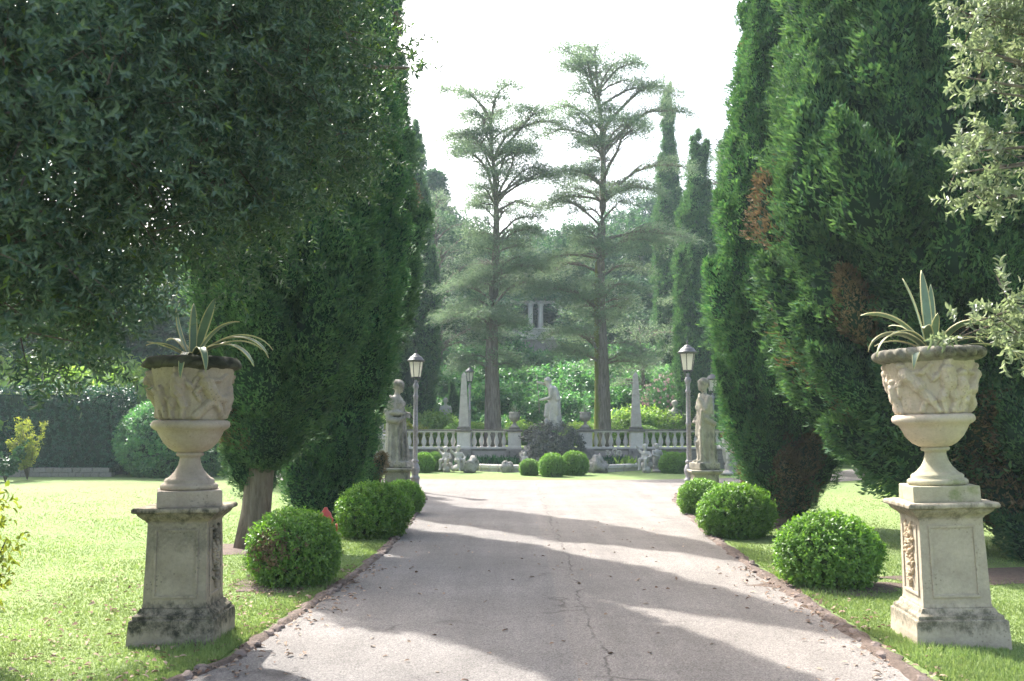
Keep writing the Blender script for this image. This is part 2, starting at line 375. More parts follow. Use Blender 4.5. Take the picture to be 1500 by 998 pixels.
def shoots(P, A, nleaf, slen, L, W, spread=0.75, tpl=T_LEAF, tipbias=0.0):
    """twigs at P pointing along A, each with nleaf leaves round it"""
    n = len(P); A = unit(A)
    t = np.tile((np.arange(nleaf) + 0.4) / nleaf, (n, 1)); t = t ** (1 - tipbias)
    ref = np.where(np.abs(A[:, 2:3]) > 0.9, np.array([[1.0, 0, 0]]), np.array([[0, 0, 1.0]]))
    X = unit(np.cross(A, ref)); Y = np.cross(A, X)
    ph = np.arange(nleaf)[None, :] * 2.4 + RNG.uniform(0, 6.28, (n, 1)) + RNG.normal(0, 0.3, (n, nleaf))
    rad = np.cos(ph)[..., None] * X[:, None] + np.sin(ph)[..., None] * Y[:, None]
    sl = (slen * RNG.uniform(0.7, 1.2, (n, 1)))
    O = P[:, None] + A[:, None] * (t * sl)[..., None]
    D = A[:, None] * (1 - spread * (1 - 0.5 * t[..., None])) + rad * spread + RNG.normal(0, 0.15, (n, nleaf, 3))
    Nn = A[:, None] * 0.8 - rad * 0.4 + RNG.normal(0, 0.25, (n, nleaf, 3))
    k = n * nleaf
    return leaves(O.reshape(k, 3), D.reshape(k, 3), Nn.reshape(k, 3), L * RNG.uniform(0.7, 1.2, k), W * RNG.uniform(0.75, 1.2, k), tpl)

def fbm(P, s, seed=0):
    """cheap smooth pseudo noise on an (n,3) array, about -1..1"""
    r = np.random.default_rng(seed); out = np.zeros(len(P)); amp = 1.0
    for o in range(3):
        for _ in range(3):
            k = r.normal(size=3) * s; out += amp * np.sin(P @ k + r.uniform(0, 6.28)) / 3
        s *= 2.1; amp *= 0.55
    return out / 1.2

# ------------------------------------------------------------------ trees
def prof_interp(prof, z):
    p = np.array(prof); return np.interp(z, p[:, 0], p[:, 1])
def plumes(Pb, Ax, Ln, Rd, n, L, W):
    m = len(Pb); Ax = unit(Ax)
    ref = np.tile(np.array([[0.3, 0.2, 1.0]]), (m, 1)); X = unit(np.cross(Ax, ref)); Y = np.cross(Ax, X)
    t = RNG.uniform(0, 1, (m, n)) ** 0.9; ph = RNG.uniform(0, 2 * PI, (m, n)); p0 = RNG.uniform(0, 6.28, (m, 4))
    prof = (np.clip(t / .38, 0, 1) ** .55) * np.clip((1 - t) / .62, 0, 1) ** .62
    # knobs and clefts along the lobe
    kn = .5 * np.sin(ph * 2 + t * 7 + p0[:, :1]) + .5 * np.sin(ph * 5 - t * 17 + p0[:, 1:2]) + .4 * np.sin(ph * 3 + t * 29 + p0[:, 2:3])
    rr = Rd[:, None] * prof * (1 + .34 * kn) * (1 - .5 * RNG.uniform(0, 1, (m, n)) ** 3)
    rad = np.cos(ph)[..., None] * X[:, None] + np.sin(ph)[..., None] * Y[:, None]
    tt = t + .05 * kn
    O = Pb[:, None] + Ax[:, None] * (tt * Ln[:, None])[..., None] + rad * rr[..., None]
    D = Ax[:, None] * 0.8 + rad * 0.5 + RNG.normal(0, 0.30, (m, n, 3))
    Nn = rad * 1.0 + Ax[:, None] * (0.9 * t[..., None] - .3) + RNG.normal(0, 0.25, (m, n, 3))
    k = m * n
    return leaves(O.reshape(k, 3), D.reshape(k, 3), Nn.reshape(k, 3), L * RNG.uniform(0.6, 1.3, k), W * RNG.uniform(0.7, 1.3, k), T_DIA)

BOUGHS = {}
def bough_mesh(i, mat):
    """one flame-shaped bough, 1 m long along Z and 0.23 m in radius, a dense coat of fine sprigs over its shaded inside"""
    if (i, mat) in BOUGHS: return BOUGHS[(i, mat)]
    z1 = np.zeros((1, 3)); up = np.array([[0.0, 0.001, 1.0]])
    V, F = plumes(z1, up, np.ones(1), np.full(1, .23), 2900, .055, .0145)
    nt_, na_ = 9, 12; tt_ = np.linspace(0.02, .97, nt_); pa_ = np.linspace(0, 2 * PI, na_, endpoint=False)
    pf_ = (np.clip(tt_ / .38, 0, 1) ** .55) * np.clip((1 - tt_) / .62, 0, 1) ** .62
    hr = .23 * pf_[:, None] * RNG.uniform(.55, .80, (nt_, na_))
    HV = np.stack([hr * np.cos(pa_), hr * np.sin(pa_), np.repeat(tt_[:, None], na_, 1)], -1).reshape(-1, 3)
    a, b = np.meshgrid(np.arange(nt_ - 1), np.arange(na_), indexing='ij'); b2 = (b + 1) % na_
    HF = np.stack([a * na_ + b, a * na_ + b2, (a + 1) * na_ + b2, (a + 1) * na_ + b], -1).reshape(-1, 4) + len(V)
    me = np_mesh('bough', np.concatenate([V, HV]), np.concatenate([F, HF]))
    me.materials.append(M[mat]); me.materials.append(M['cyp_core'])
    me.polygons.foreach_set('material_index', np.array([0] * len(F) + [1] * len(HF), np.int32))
    BOUGHS[(i, mat)] = me
    return me
def cypress(name, label, loc, prof, lean=((0, 0, 0), (20, 0, 0)), nplume=420, nsprig=150, plen=0.75, L=0.085, W=0.026, trunk_r=0.17,
            dead=0.0, mat='cyp', group=None, rough=0.22, seed=1, deadz=99, upright=0.85, forks=0):
    t = thing(name, loc, label, 'tree', group)
    H = prof[-1][0]; z0 = prof[0][0]
    le = np.array(lean, float)
    def axis(z): return np.stack([np.interp(z, le[:, 0], le[:, 1]), np.interp(z, le[:, 0], le[:, 2])], -1)
    # flame-shaped boughs standing side by side over the crown's surface, each a dense lobe of small sprigs
    zc = np.linspace(z0, H * 0.985, 400); wgt = prof_interp(prof, zc) + 0.10; wgt /= wgt.sum()
    # even spread: best candidate sampling in (girth, height)
    rg_ = np.random.default_rng(seed + 100); z = np.empty(nplume); ph = np.empty(nplume)
    for k in range(nplume):
        cz = rg_.choice(zc, 9, p=wgt); cp = rg_.uniform(0, 2 * PI, 9)
        if k:
            rr = prof_interp(prof, cz)[:, None]
            dd = (np.abs((cp[:, None] - ph[None, :k] + PI) % (2 * PI) - PI) * rr) ** 2 + ((cz[:, None] - z[None, :k]) * .5) ** 2
            b = np.argmax(dd.min(1))
        else: b = 0
        z[k], ph[k] = cz[b], cp[b]
    r = prof_interp(prof, z)
    q = np.stack([np.cos(ph) * 1.0, np.sin(ph) * 1.0, z * 0.55], -1)
    r = r * (1.0 + .35 * rough * fbm(q, 1.6, seed)) * RNG.uniform(0.78, .99, nplume)
    ax = axis(z)
    dr = np.gradient(prof_interp(prof, zc), zc); sl = np.interp(z, zc, dr)
    out = np.clip(0.24 + 0.6 * sl, 0.03, 1.0)
    ln = plen * RNG.uniform(0.65, 1.3, nplume) * np.clip(0.5 + r / 1.8, .45, 1.0); rd = ln * RNG.uniform(0.24, 0.34, nplume)
    rb = np.maximum(r - 0.62 * ln * out - rd * 0.8, 0.02)
    P = np.stack([ax[:, 0] + np.cos(ph) * rb, ax[:, 1] + np.sin(ph) * rb, z - ln * 0.5], -1)
    A = np.stack([np.cos(ph) * out, np.sin(ph) * out, np.full(nplume, upright)], -1) + RNG.normal(0, 0.09, (nplume, 3))
    isdead = (RNG.uniform(size=nplume) < dead * np.where(z < deadz, 2.2, 0.3)) if dead > 0 else np.zeros(nplume, bool)
    if dead: isdead &= fbm(P, 1.1, seed + 5) > -0.1
    Au = unit(A); Xh = unit(np.cross(Au, np.array([[.3, .2, 1.0]]))); Yh = np.cross(Au, Xh)
    for k in range(nplume):
        o = bpy.data.objects.new('bough', bough_mesh(k % 4, 'cyp_dead' if isdead[k] else mat)); COL.objects.link(o); o.parent = t
        rs_ = rd[k] / .23; a_ = k * 1.9; c_, s_ = math.cos(a_), math.sin(a_); x_ = Xh[k] * c_ + Yh[k] * s_; y_ = -Xh[k] * s_ + Yh[k] * c_
        o.matrix_local = Matrix([[x_[q] * rs_, y_[q] * rs_, Au[k][q] * ln[k], P[k][q]] for q in range(3)] + [[0, 0, 0, 1]])
    # shaded heart of the crown behind the boughs
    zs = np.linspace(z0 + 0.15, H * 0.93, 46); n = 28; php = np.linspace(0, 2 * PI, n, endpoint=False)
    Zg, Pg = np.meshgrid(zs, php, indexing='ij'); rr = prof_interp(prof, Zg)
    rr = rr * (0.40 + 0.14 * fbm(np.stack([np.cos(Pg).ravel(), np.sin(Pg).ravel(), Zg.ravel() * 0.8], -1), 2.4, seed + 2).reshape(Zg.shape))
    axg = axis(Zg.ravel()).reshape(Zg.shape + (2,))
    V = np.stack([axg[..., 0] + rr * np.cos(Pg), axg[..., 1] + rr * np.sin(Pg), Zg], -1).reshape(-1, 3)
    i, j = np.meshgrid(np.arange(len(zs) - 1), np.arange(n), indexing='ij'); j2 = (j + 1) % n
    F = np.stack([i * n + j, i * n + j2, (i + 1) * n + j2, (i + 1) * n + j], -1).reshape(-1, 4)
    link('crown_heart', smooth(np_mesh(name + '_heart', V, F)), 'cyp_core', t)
    ch = []
    zt = np.linspace(-0.05, min(H * 0.6, z0 + 3), 9); at_ = axis(zt)
    ch.append(([(a[0], a[1], zz) for a, zz in zip(at_, zt)], [trunk_r * (1.35 if k == 0 else 1.1 - 0.07 * k) for k in range(9)]))
    for k in range(forks):
        p0 = RNG.uniform(0, 2 * PI); o0 = RNG.uniform(0.3, 0.58)
        pts = [(0, 0, 0.35 + 0.15 * k)]
        for s in range(1, 7):
            rr_ = s / 6 * o0 * 2.3; pts.append((math.cos(p0) * rr_ + random.gauss(0, .05), math.sin(p0) * rr_ + random.gauss(0, .05), 0.4 + 0.13 * k + (s / 6) ** 1.5 * 2.6))
        ch.append((pts, [0.075 * (1 - 0.12 * s) for s in range(7)]))
    link('trunk', tube_mesh(name + '_trunk', ch, 12), 'bark', t)
    return t

def spray(P, A, Ls, n, L, W, flat=0.25):
    """flat cedar sprays: fans of short needle tufts lying along branchlets"""
    m = len(P); A = unit(A); up = np.tile(np.array([[0, 0, 1.0]]), (m, 1)); S = unit(np.cross(A, up))
    u = RNG.uniform(0, 1, (m, n)); v = RNG.uniform(-1, 1, (m, n)) * (0.62 * (1 - u * 0.65))
    O = P[:, None] + A[:, None] * (u * Ls[:, None])[..., None] + S[:, None] * (v * Ls[:, None])[..., None]
    O[..., 2] += RNG.normal(0, 0.085, (m, n)) - (v ** 2) * Ls[:, None] * 0.35 - u * Ls[:, None] * .12
    D = A[:, None] * 0.7 + S[:, None] * np.sign(v)[..., None] * 0.6 + RNG.normal(0, 0.4, (m, n, 3)); D[..., 2] += 0.15
    Nn = np.array([0, 0, 1.0]) + RNG.normal(0, 0.5, (m, n, 3))
    k = m * n
    return leaves(O.reshape(k, 3), D.reshape(k, 3), Nn.reshape(k, 3), L * RNG.uniform(0.6, 1.3, k), W * RNG.uniform(0.7, 1.3, k), T_SPRIG)

def cedar(name, label, loc, H, prof, bare, trunk_r, nlimb, seed, mat='cedar', bark='cedar_bark', group=None, nspray=70, ntuft=26, rise=0.45, fork=True, lean=0.0):
    rg = random.Random(seed); t = thing(name, loc, label, 'tree', group)
    bm = bmesh.new(); lb = bmesh.new(); SP, SA, SL = [], [], []
    zt = [-0.1 + (H * 0.985 + 0.1) * i / 22 for i in range(23)]
    tx = [lean * (max(0, z) / H) ** 1.5 + 0.20 * math.sin(z * 0.55 + seed) * (z / H) for z in zt]; ty = [0.10 * math.cos(z * 0.5 + seed) * (z / H) for z in zt]
    tr = [trunk_r * (1.25 if i == 0 else 1.0) * (1 - 0.97 * (max(0, z) / H) ** 0.8) + 0.015 for i, z in enumerate(zt)]
    tube(bm, list(zip(tx, ty, zt)), tr, 14)
    def tpos(z):
        return Vector((float(np.interp(z, zt, tx)), float(np.interp(z, zt, ty)), z))
    ga = rg.uniform(0, 6.28)
    for i in range(nlimb):
        f = (i + 0.5) / nlimb; z = bare + (H * 0.97 - bare) * f + .42 * math.sin(f * 38 + seed) + rg.gauss(0, 0.1); ga += 2.4 + rg.gauss(0, 0.35)
        reach = float(prof_interp(prof, z)) * rg.uniform(0.45, 1.1) * (1 + .28 * math.sin(ga * 1.0 + z * .55 + seed) + .2 * math.sin(ga * 2 - z * 1.3))
        if reach < 0.3: reach = 0.3
        p0 = tpos(min(z, H * 0.97)); pts = [p0]; rr = []; nseg = 7
        rs = rise * (0.55 + 0.9 * f) + rg.gauss(0, 0.12); bend = ga
        for s in range(1, nseg + 1):
            u = s / nseg; bend += rg.gauss(0, 0.10)
            zz = p0.z + reach * (rs * (1.0 - (1 - u) ** 2) - 0.16 * u ** 3) + rg.gauss(0, 0.02)
            pts.append(Vector((p0.x + math.cos(bend) * reach * u, p0.y + math.sin(bend) * reach * u, zz)))
        r0 = 0.012 + 0.024 * reach ** 0.8
        tube(lb, pts, [r0 * (1 - 0.9 * s / nseg) + 0.004 for s in range(nseg + 1)], 6)
        # branchlets with sprays
        ns = max(5, int(nspray * reach / 2.5))
        for k in range(ns):
            u = 0.22 + 0.78 * ((k + rg.random()) / ns) ** 0.8
            fi = u * nseg; ii = min(int(fi), nseg - 1); p = pts[ii].lerp(pts[ii + 1], fi - ii)
            d = (pts[ii + 1] - pts[ii]).normalized(); side = Vector((-d.y, d.x, 0)) * (1 if k % 2 else -1)
            a = d * rg.uniform(0.4, 0.9) + side * rg.uniform(0.25, 1.0) + Vector((0, 0, rg.uniform(-0.10, 0.22)))
            off = rg.uniform(0, 0.75) * (1.12 - u) * reach * 0.6
            q = p + a.normalized() * off
            if off > 0.15: tube(lb, [p, p.lerp(q, 0.55) + Vector((0, 0, 0.05)), q], [0.018, 0.012, 0.006], 4, False)
            SP.append(q); SA.append(a); SL.append(rg.uniform(0.45, 0.95))
    for k in range(26):
        SP.append(tpos(H * 0.97) + Vector((rg.gauss(0, .16), rg.gauss(0, .16), rg.uniform(-0.7, 0.1)))); SA.append(Vector((rg.gauss(0, 1), rg.gauss(0, 1), 0.5))); SL.append(0.35)
    link('trunk', bm_mesh(name + '_trunk', bm, True), bark, t); link('limbs', bm_mesh(name + '_limbs', lb, True), 'cedar_bark', t)
    link('crown', leaf_mesh(name + '_crown', spray(np.array(SP), np.array(SA), np.array(SL), ntuft, 0.13, 0.036)), mat, t)
    return t

def bush_mesh(name, rx, rz, n, L, W, rough=0.12, nleaf=7, seed=0, tpl=T_DIA, shell=(0.8, 1.02), lowcut=-0.75, slen=None):
    d = rdir(int(n * 1.6)); d = d[d[:, 2] > lowcut][:n]; m = len(d)
    k = RNG.uniform(shell[0], shell[1], m) * (1 + rough * fbm(d, 2.2, seed))
    P = d * k[:, None] * np.array([rx, rx, rz]); P[:, 2] += rz * 0.80
    A = d * np.array([1, 1, rx / rz]) + np.array([0, 0, 0.55]) + RNG.normal(0, 0.3, (m, 3))
    return leaf_mesh(name, shoots(P, A, nleaf, slen or L * 2.0, L, W, 0.7, tpl))
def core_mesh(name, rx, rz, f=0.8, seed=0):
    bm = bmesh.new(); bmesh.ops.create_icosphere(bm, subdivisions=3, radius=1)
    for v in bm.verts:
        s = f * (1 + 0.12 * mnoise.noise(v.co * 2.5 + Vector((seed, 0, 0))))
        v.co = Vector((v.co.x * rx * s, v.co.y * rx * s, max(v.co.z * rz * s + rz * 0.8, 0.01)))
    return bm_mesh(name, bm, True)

def clump_tree_mesh(name, lobes, nshoot, L, W, nleaf=8, seed=0, slen=None, tpl=T_DIA):
    """crown from many leafy shoots on the outside of overlapping lobes: lobes = (x,y,z,r,rz)"""
    Ps, As = [], []
    tot = sum(l[3] ** 2 for l in lobes)
    for (x, y, z, r, rz) in lobes:
        n = int(nshoot * r * r / tot); d = rdir(n)
        k = RNG.uniform(0.55, 1.05, n) * (1 + 0.25 * fbm(d + np.array([x, y, z]), 2.5, seed))
        Ps.append(d * k[:, None] * np.array([r, r, rz]) + np.array([x, y, z])); As.append(d + np.array([0, 0, 0.4]) + RNG.normal(0, 0.4, (n, 3)))
    return leaf_mesh(name, shoots(np.concatenate(Ps), np.concatenate(As), nleaf, slen or L * 3, L, W, 0.75, tpl))

# ------------------------------------------------------------------ the setting: lawn, road, terrace, hillside
def lawn_mat():
    m, nt, b, out = newmat('lawn_grass')
    v = coords(nt)
    n1 = noise(nt, v, 0.35, 5, 0.6); n2 = noise(nt, v, 6, 5, 0.7); n3 = noise(nt, v, 90, 3, 0.7)
    c = ramp(nt, n1, [(0.3, (0.215, 0.305, 0.115)), (0.7, (0.295, 0.375, 0.155))])
    c = mix(nt, 0.55, c, ramp(nt, n2, [(0.3, (0.55, 0.62, 0.5)), (0.7, (1.12, 1.08, 1.0))]), 'MULTIPLY')
    c = mix(nt, 0.6, c, ramp(nt, n3, [(0.3, g1(0.5)), (0.7, g1(1.15))]), 'MULTIPLY')
    c = mix(nt, ramp(nt, noise(nt, v, 2.2, 5, 0.75), [(0.62, g1(0)), (0.75, g1(0.5))]), c, (0.27, 0.25, 0.12))
    nt.links.new(c, b.inputs['Base Color']); b.inputs['Roughness'].default_value = 0.9; b.inputs['Specular IOR Level'].default_value = 0.15
    bump(nt, b, math_n(nt, 'ADD', n3, n2), 0.8, 0.03)
    return m
def asphalt_mat():
    m, nt, b, out = newmat('old_asphalt')
    v = coords(nt)
    n1 = noise(nt, v, 0.5, 5, 0.6); n2 = noise(nt, v, 70, 4, 0.8); n3 = noise(nt, v, 4, 5, 0.7)
    vo = nt.nodes.new('ShaderNodeTexVoronoi'); vo.inputs['Scale'].default_value = 110; nt.links.new(v, vo.inputs['Vector'])
    c = ramp(nt, n1, [(0.3, (0.196, 0.176, 0.158)), (0.7, (0.256, 0.231, 0.208))])
    c = mix(nt, 0.8, c, ramp(nt, vo.outputs['Color'], [(0.2, g1(0.55)), (0.8, g1(1.35))]), 'MULTIPLY')
    c = mix(nt, 0.5, c, ramp(nt, n2, [(0.3, g1(0.6)), (0.7, g1(1.2))]), 'MULTIPLY')
    c = mix(nt, ramp(nt, n3, [(0.6, g1(0)), (0.8, g1(0.35))]), c, (0.16, 0.115, 0.10))
    st = noise(nt, coords(nt, (2.2, 0.12, 1)), 1.6, 5, 0.6)
    c = mix(nt, 0.5, c, ramp(nt, st, [(0.32, g1(0.72)), (0.66, g1(1.12))]), 'MULTIPLY')
    c = mix(nt, 0.45, c, ramp(nt, noise(nt, v, 1.3, 6, 0.75), [(0.34, g1(0.7)), (0.62, g1(1.1))]), 'MULTIPLY')
    # cracks: warped cell borders, a few only
    mp = nt.nodes.new('ShaderNodeMapping'); mp.inputs['Scale'].default_value = (0.38, 0.75, 1); nt.links.new(v, mp.inputs['Vector'])
    wv = nt.nodes.new('ShaderNodeTexNoise'); wv.inputs['Scale'].default_value = 2.5; wv.inputs['Detail'].default_value = 6; nt.links.new(v, wv.inputs['Vector'])
    va = nt.nodes.new('ShaderNodeVectorMath'); va.operation = 'MULTIPLY_ADD'; va.inputs[1].default_value = (0.35, 0.35, 0)
    nt.links.new(wv.outputs['Color'], va.inputs[0]); nt.links.new(mp.outputs[0], va.inputs[2])
    cr = nt.nodes.new('ShaderNodeTexVoronoi'); cr.feature = 'DISTANCE_TO_EDGE'; cr.inputs['Scale'].default_value = 0.8; nt.links.new(va.outputs[0], cr.inputs['Vector'])
    cf = math_n(nt, 'MULTIPLY', ramp(nt, cr.outputs['Distance'], [(0.0, g1(1)), (0.012, g1(0))]), ramp(nt, noise(nt, v, 0.9, 3), [(0.50, g1(0)), (0.64, g1(0.75))]))
    # lengthwise paving seam
    sx = nt.nodes.new('ShaderNodeSeparateXYZ'); nt.links.new(v, sx.inputs[0])
    sm_ = math_n(nt, 'ABSOLUTE', math_n(nt, 'ADD', math_n(nt, 'SUBTRACT', sx.outputs['X'], 0.42), math_n(nt, 'MULTIPLY', noise(nt, v, 1.2, 6), -0.45)))
    sf = math_n(nt, 'MULTIPLY', ramp(nt, sm_, [(0.0, g1(1)), (0.016, g1(0))]), ramp(nt, noise(nt, v, 1.7, 4), [(0.36, g1(0)), (0.56, g1(0.85))]))
    f = math_n(nt, 'MAXIMUM', cf, sf)
    c = mix(nt, f, c, (0.055, 0.045, 0.04))
    # one lane resurfaced a shade greyer
    lane = ramp(nt, math_n(nt, 'ADD', math_n(nt, 'SUBTRACT', 0.42, sx.outputs['X']), 0.5), [(0.49, g1(0)), (0.51, g1(1))])
    c = mix(nt, math_n(nt, 'MULTIPLY', lane, 0.9), c, mix(nt, 1.0, c, (0.90, 0.92, 0.95), 'MULTIPLY'))
    nt.links.new(c, b.inputs['Base Color']); b.inputs['Roughness'].default_value = 0.85; b.inputs['Specular IOR Level'].default_value = 0.3
    h = math_n(nt, 'SUBTRACT', math_n(nt, 'ADD', vo.outputs['Distance'], n2), math_n(nt, 'MULTIPLY', f, 2.0))
    bump(nt, b, h, 0.5, 0.008)
    return m
def soil_mat(name, a, bcol):
    m, nt, b, out = newmat(name)
    v = coords(nt); n1 = noise(nt, v, 22, 6, 0.75); n2 = noise(nt, v, 3, 4)
    c = mix(nt, 0.5, ramp(nt, n1, [(0.32, a), (0.68, bcol)]), ramp(nt, n2, [(0.3, g1(0.6)), (0.7, g1(1.1))]), 'MULTIPLY')
    nt.links.new(c, b.inputs['Base Color']); b.inputs['Roughness'].default_value = 0.95
    bump(nt, b, n1, 1.0, 0.03); return m
M['lawn'] = lawn_mat(); M['asphalt'] = asphalt_mat()
M['soil'] = soil_mat('brown_soil', (0.08, 0.056, 0.044), (0.21, 0.155, 0.122))
M['hillsoil'] = soil_mat('hillside_earth', (0.03, 0.055, 0.025), (0.09, 0.12, 0.05))
M['kerbstone'] = stone_mat('kerb_stone', (0.30, 0.24, 0.21), (0.18, 0.14, 0.12), (0.08, 0.065, 0.055), None, 14, 0.55)

gm = np_mesh('ground', [(-700, -300, 0), (700, -300, 0), (700, 1200, 0), (-700, 1200, 0)], [[0, 1, 2, 3]])
tag(link('lawn', gm, 'lawn'), kind='structure')

LE = [(-2.4, -12), (-2.3, 0), (-2.15, 5.2), (-2.11, 6.04), (-1.89, 6.7), (-1.85, 7.54), (-1.67, 10.1), (-1.60, 12.4), (-1.66, 15.5), (-1.78, 18.8), (-1.9, 21.0), (-2.15, 22.8), (-2.9, 24.5), (-5.0, 26.0), (-8.4, 29.6), (-11, 34), (-13, 40)]
RE = [(2.6, -12), (2.58, 0), (2.58, 5.97), (2.6, 7.16), (2.64, 8.6), (2.68, 10.6), (2.84, 13.7), (3.2, 17.6), (3.4, 20.0), (3.8, 22.2), (5.0, 24.0), (8.0, 25.9), (12, 29.5), (15, 34), (17, 40)]
IN = [(14.5, 40), (12.6, 35), (9.8, 31.0), (7.0, 28.9), (4.2, 28.0), (1.4, 27.7), (-1.4, 27.9), (-4.2, 28.8), (-6.6, 31.0), (-8.8, 35), (-10.5, 40)]
def densify(P, step=0.25, jit=0.0, rs=None):
    out = []
    for (x0, y0), (x1, y1) in zip(P, P[1:]):
        n = max(1, int(math.hypot(x1 - x0, y1 - y0) / step))
        for i in range(n): out.append((x0 + (x1 - x0) * i / n, y0 + (y1 - y0) * i / n))
    out.append(P[-1])
    if jit:
        rs = rs or random.Random(3)
        out = [(x + rs.gauss(0, jit), y + rs.gauss(0, jit)) for x, y in out]
    return out
poly = densify(RE, 0.22, 0.018) + densify(IN, 0.4, 0.02) + densify(LE[::-1], 0.22, 0.018)
def poly_sheet(name, pts, z):
    from mathutils.geometry import tessellate_polygon
    vs = [Vector((x, y, z)) for x, y in pts]
    return np_mesh(name, [tuple(v) for v in vs], np.array(tessellate_polygon([vs])))
rm = poly_sheet('road', poly, 0.008)
ro = tag(link('road', rm, 'asphalt'), kind='structure')
if rm.polygons[0].normal.z < 0: rm.flip_normals()

def strip(name, path, wl, wr, z, seed, mat, zb=0.0):
    """an uneven ribbon of soil lying along a path, domed a little"""
    rs = random.Random(seed); P = densify(path, 0.12); V = []; F = []
    for i, (x, y) in enumerate(P):
        a = P[max(0, i - 1)]; b = P[min(len(P) - 1, i + 1)]; t = Vector((b[0] - a[0], b[1] - a[1])).normalized(); nx, ny = -t.y, t.x
        jl, jr = wl * rs.uniform(0.45, 1.35), wr * rs.uniform(0.45, 1.35)
        for k, (o, h) in enumerate(((jl, 0.001), (jl * 0.5, z * rs.uniform(0.6, 1.3)), (0, z * rs.uniform(0.7, 1.3)), (-jr * 0.5, z * rs.uniform(0.5, 1.1)), (-jr, 0.001))):
            V.append((x + nx * o, y + ny * o, h + zb))
    n = len(P); F = [[i * 5 + k, i * 5 + k + 1, (i + 1) * 5 + k + 1, (i + 1) * 5 + k] for i in range(n - 1) for k in range(4)]
    me = np_mesh(name, V, F)
    if me.polygons[0].normal.z < 0: me.flip_normals()
    return link(name, smooth(me), mat)
LEv = [p for p in LE if 3.5 < p[1] < 25]; REv = [p for p in RE if 3.5 < p[1] < 24.5]
kl = tag(strip('kerb', LEv, 0.09, 0.045, 0.024, 4, 'soil', 0.006), kind='structure')
kr = tag(strip('kerb', REv, 0.075, 0.09, 0.024, 5, 'soil', 0.006), kind='structure')
KM = [rock_mesh('kerb_stone', i + 1, 2, 1.0, 0.72, 0.55, 0.45) for i in range(6)]
for me in KM: me.materials.append(M['kerbstone'])
def kerb_stones(parent, path, seed, pgap, smin, smax):
    rs = random.Random(seed); P = densify(path, 0.01); d = 0.0; nxt = 0
    for a, b in zip(P, P[1:]):
        d += math.hypot(b[0] - a[0], b[1] - a[1])
        if d >= nxt:
            s = rs.uniform(smin, smax)
            if rs.random() > pgap:
                o = link('stone', KM[rs.randrange(6)], None, parent, (a[0] + rs.gauss(0, .025), a[1], 0.012 + s * 0.08),
                         (rs.gauss(0, .25), rs.gauss(0, .25), math.atan2(b[1] - a[1], b[0] - a[0]) + rs.gauss(0, .5)), s)
            nxt = d + s * 1.75
kerb_stones(kl, LEv, 8, 0.42, 0.02, 0.06)
kerb_stones(kr, REv, 9, 0.42, 0.02, 0.058)

# soil patches under bushes and trees
def patch(cx, cy_, rx, ry, seed, z=0.006):
    rs = random.Random(seed); n = 40
    ph = [rs.uniform(0, 6.28) for _ in range(4)]
    pts = [(cx, cy_, z + 0.02)]
    for i in range(n):
        a = 2 * PI * i / n; k = 1 + 0.16 * math.sin(3 * a + ph[0]) + 0.10 * math.sin(7 * a + ph[1]) + 0.08 * math.sin(13 * a + ph[2]) + rs.gauss(0, .04)
        pts.append((cx + math.cos(a) * rx * k, cy_ + math.sin(a) * ry * k, z))
    me = np_mesh('soil', pts, [[0, 1 + i, 1 + (i + 1) % n] for i in range(n)])
    tag(link('soil', me, 'soil'), kind='structure')

# terrace with retaining wall, balustrade behind the basin
XC = 1.39          # the garden's centre line
tb = tag(link('terrace', box_mesh('terrace', -9.5, 12.5, 35.55, 47, -0.3, 0.70, 1, 0), 'lawn'), kind='structure')
def hill_h(x, y):
    t = np.clip((y - 43.0) / 32.0, 0, 1.0)
    h = 0.45 + t * 9.2 + np.clip(y - 75, 0, 80) * 0.13
    return h + 0.25 * np.sin(x * 0.5 + y * 0.2) * t + 0.3 * np.sin(x * 0.17 - y * 0.33) * t - 3.0 * np.clip((42.5 - y) / 2, 0, 1)
gx, gy = np.meshgrid(np.linspace(-160, 160, 161), np.linspace(41, 185, 73), indexing='ij')
HV = np.stack([gx, gy, hill_h(gx, gy)], -1).reshape(-1, 3); ny_ = 73
ii, jj = np.meshgrid(np.arange(160), np.arange(72), indexing='ij')
HF = np.stack([ii * ny_ + jj, (ii + 1) * ny_ + jj, (ii + 1) * ny_ + jj + 1, ii * ny_ + jj + 1], -1).reshape(-1, 4)
tag(link('hillside', smooth(np_mesh('hillside', HV, HF)), 'hillsoil'), kind='structure')
def hz(x, y): return float(hill_h(np.array(x, float), np.array(y, float)))

# ------------------------------------------------------------------ balustrade and retaining wall
BY = 35.2
def bal_prof(h):
    return [(0.075, 0), (0.075, .06), (0.05, .075), (0.045, .10), (0.085, .20), (0.092, .27), (0.07, .37), (0.045, .47), (0.038, .54), (0.06, .575), (0.05, .60), (0.075, .615), (0.075, h)]
BALM = lathe('baluster', bal_prof(0.62), 12); BALM.materials.append(M['balu'])
piers_x = [-3.16, -1.30, 1.30, 3.16]
def bal_section(x0, x1, label, zb=0.72):
    t = thing('balustrade', (XC + (x0 + x1) / 2, BY, zb), label, 'balustrade', None)
    L = (x1 - x0) / 2
    link('bottom_rail', box_mesh('bottom_rail', -L, L, -0.13, 0.13, 0, 0.06, 1, 0.008), 'balu', t)
    link('top_rail', box_mesh('top_rail', -L, L, -0.13, 0.13, 0.592, 0.655, 1, 0.01), 'balu', t)
    link('coping', box_mesh('coping', -L, L, -0.17, 0.17, 0.657, 0.70, 1, 0.012), 'coping', t)
    n = max(2, int(round(2 * L / 0.262)))
    for i in range(n):
        link('baluster', BALM, None, t, (-L + (i + 0.5) * 2 * L / n, 0, 0.012), None, (1, 1, 0.945))
    return t
bal_section(-6.9, -3.16 - .25, 'stone balustrade over the rough stone wall, beside the obelisk with the lantern')
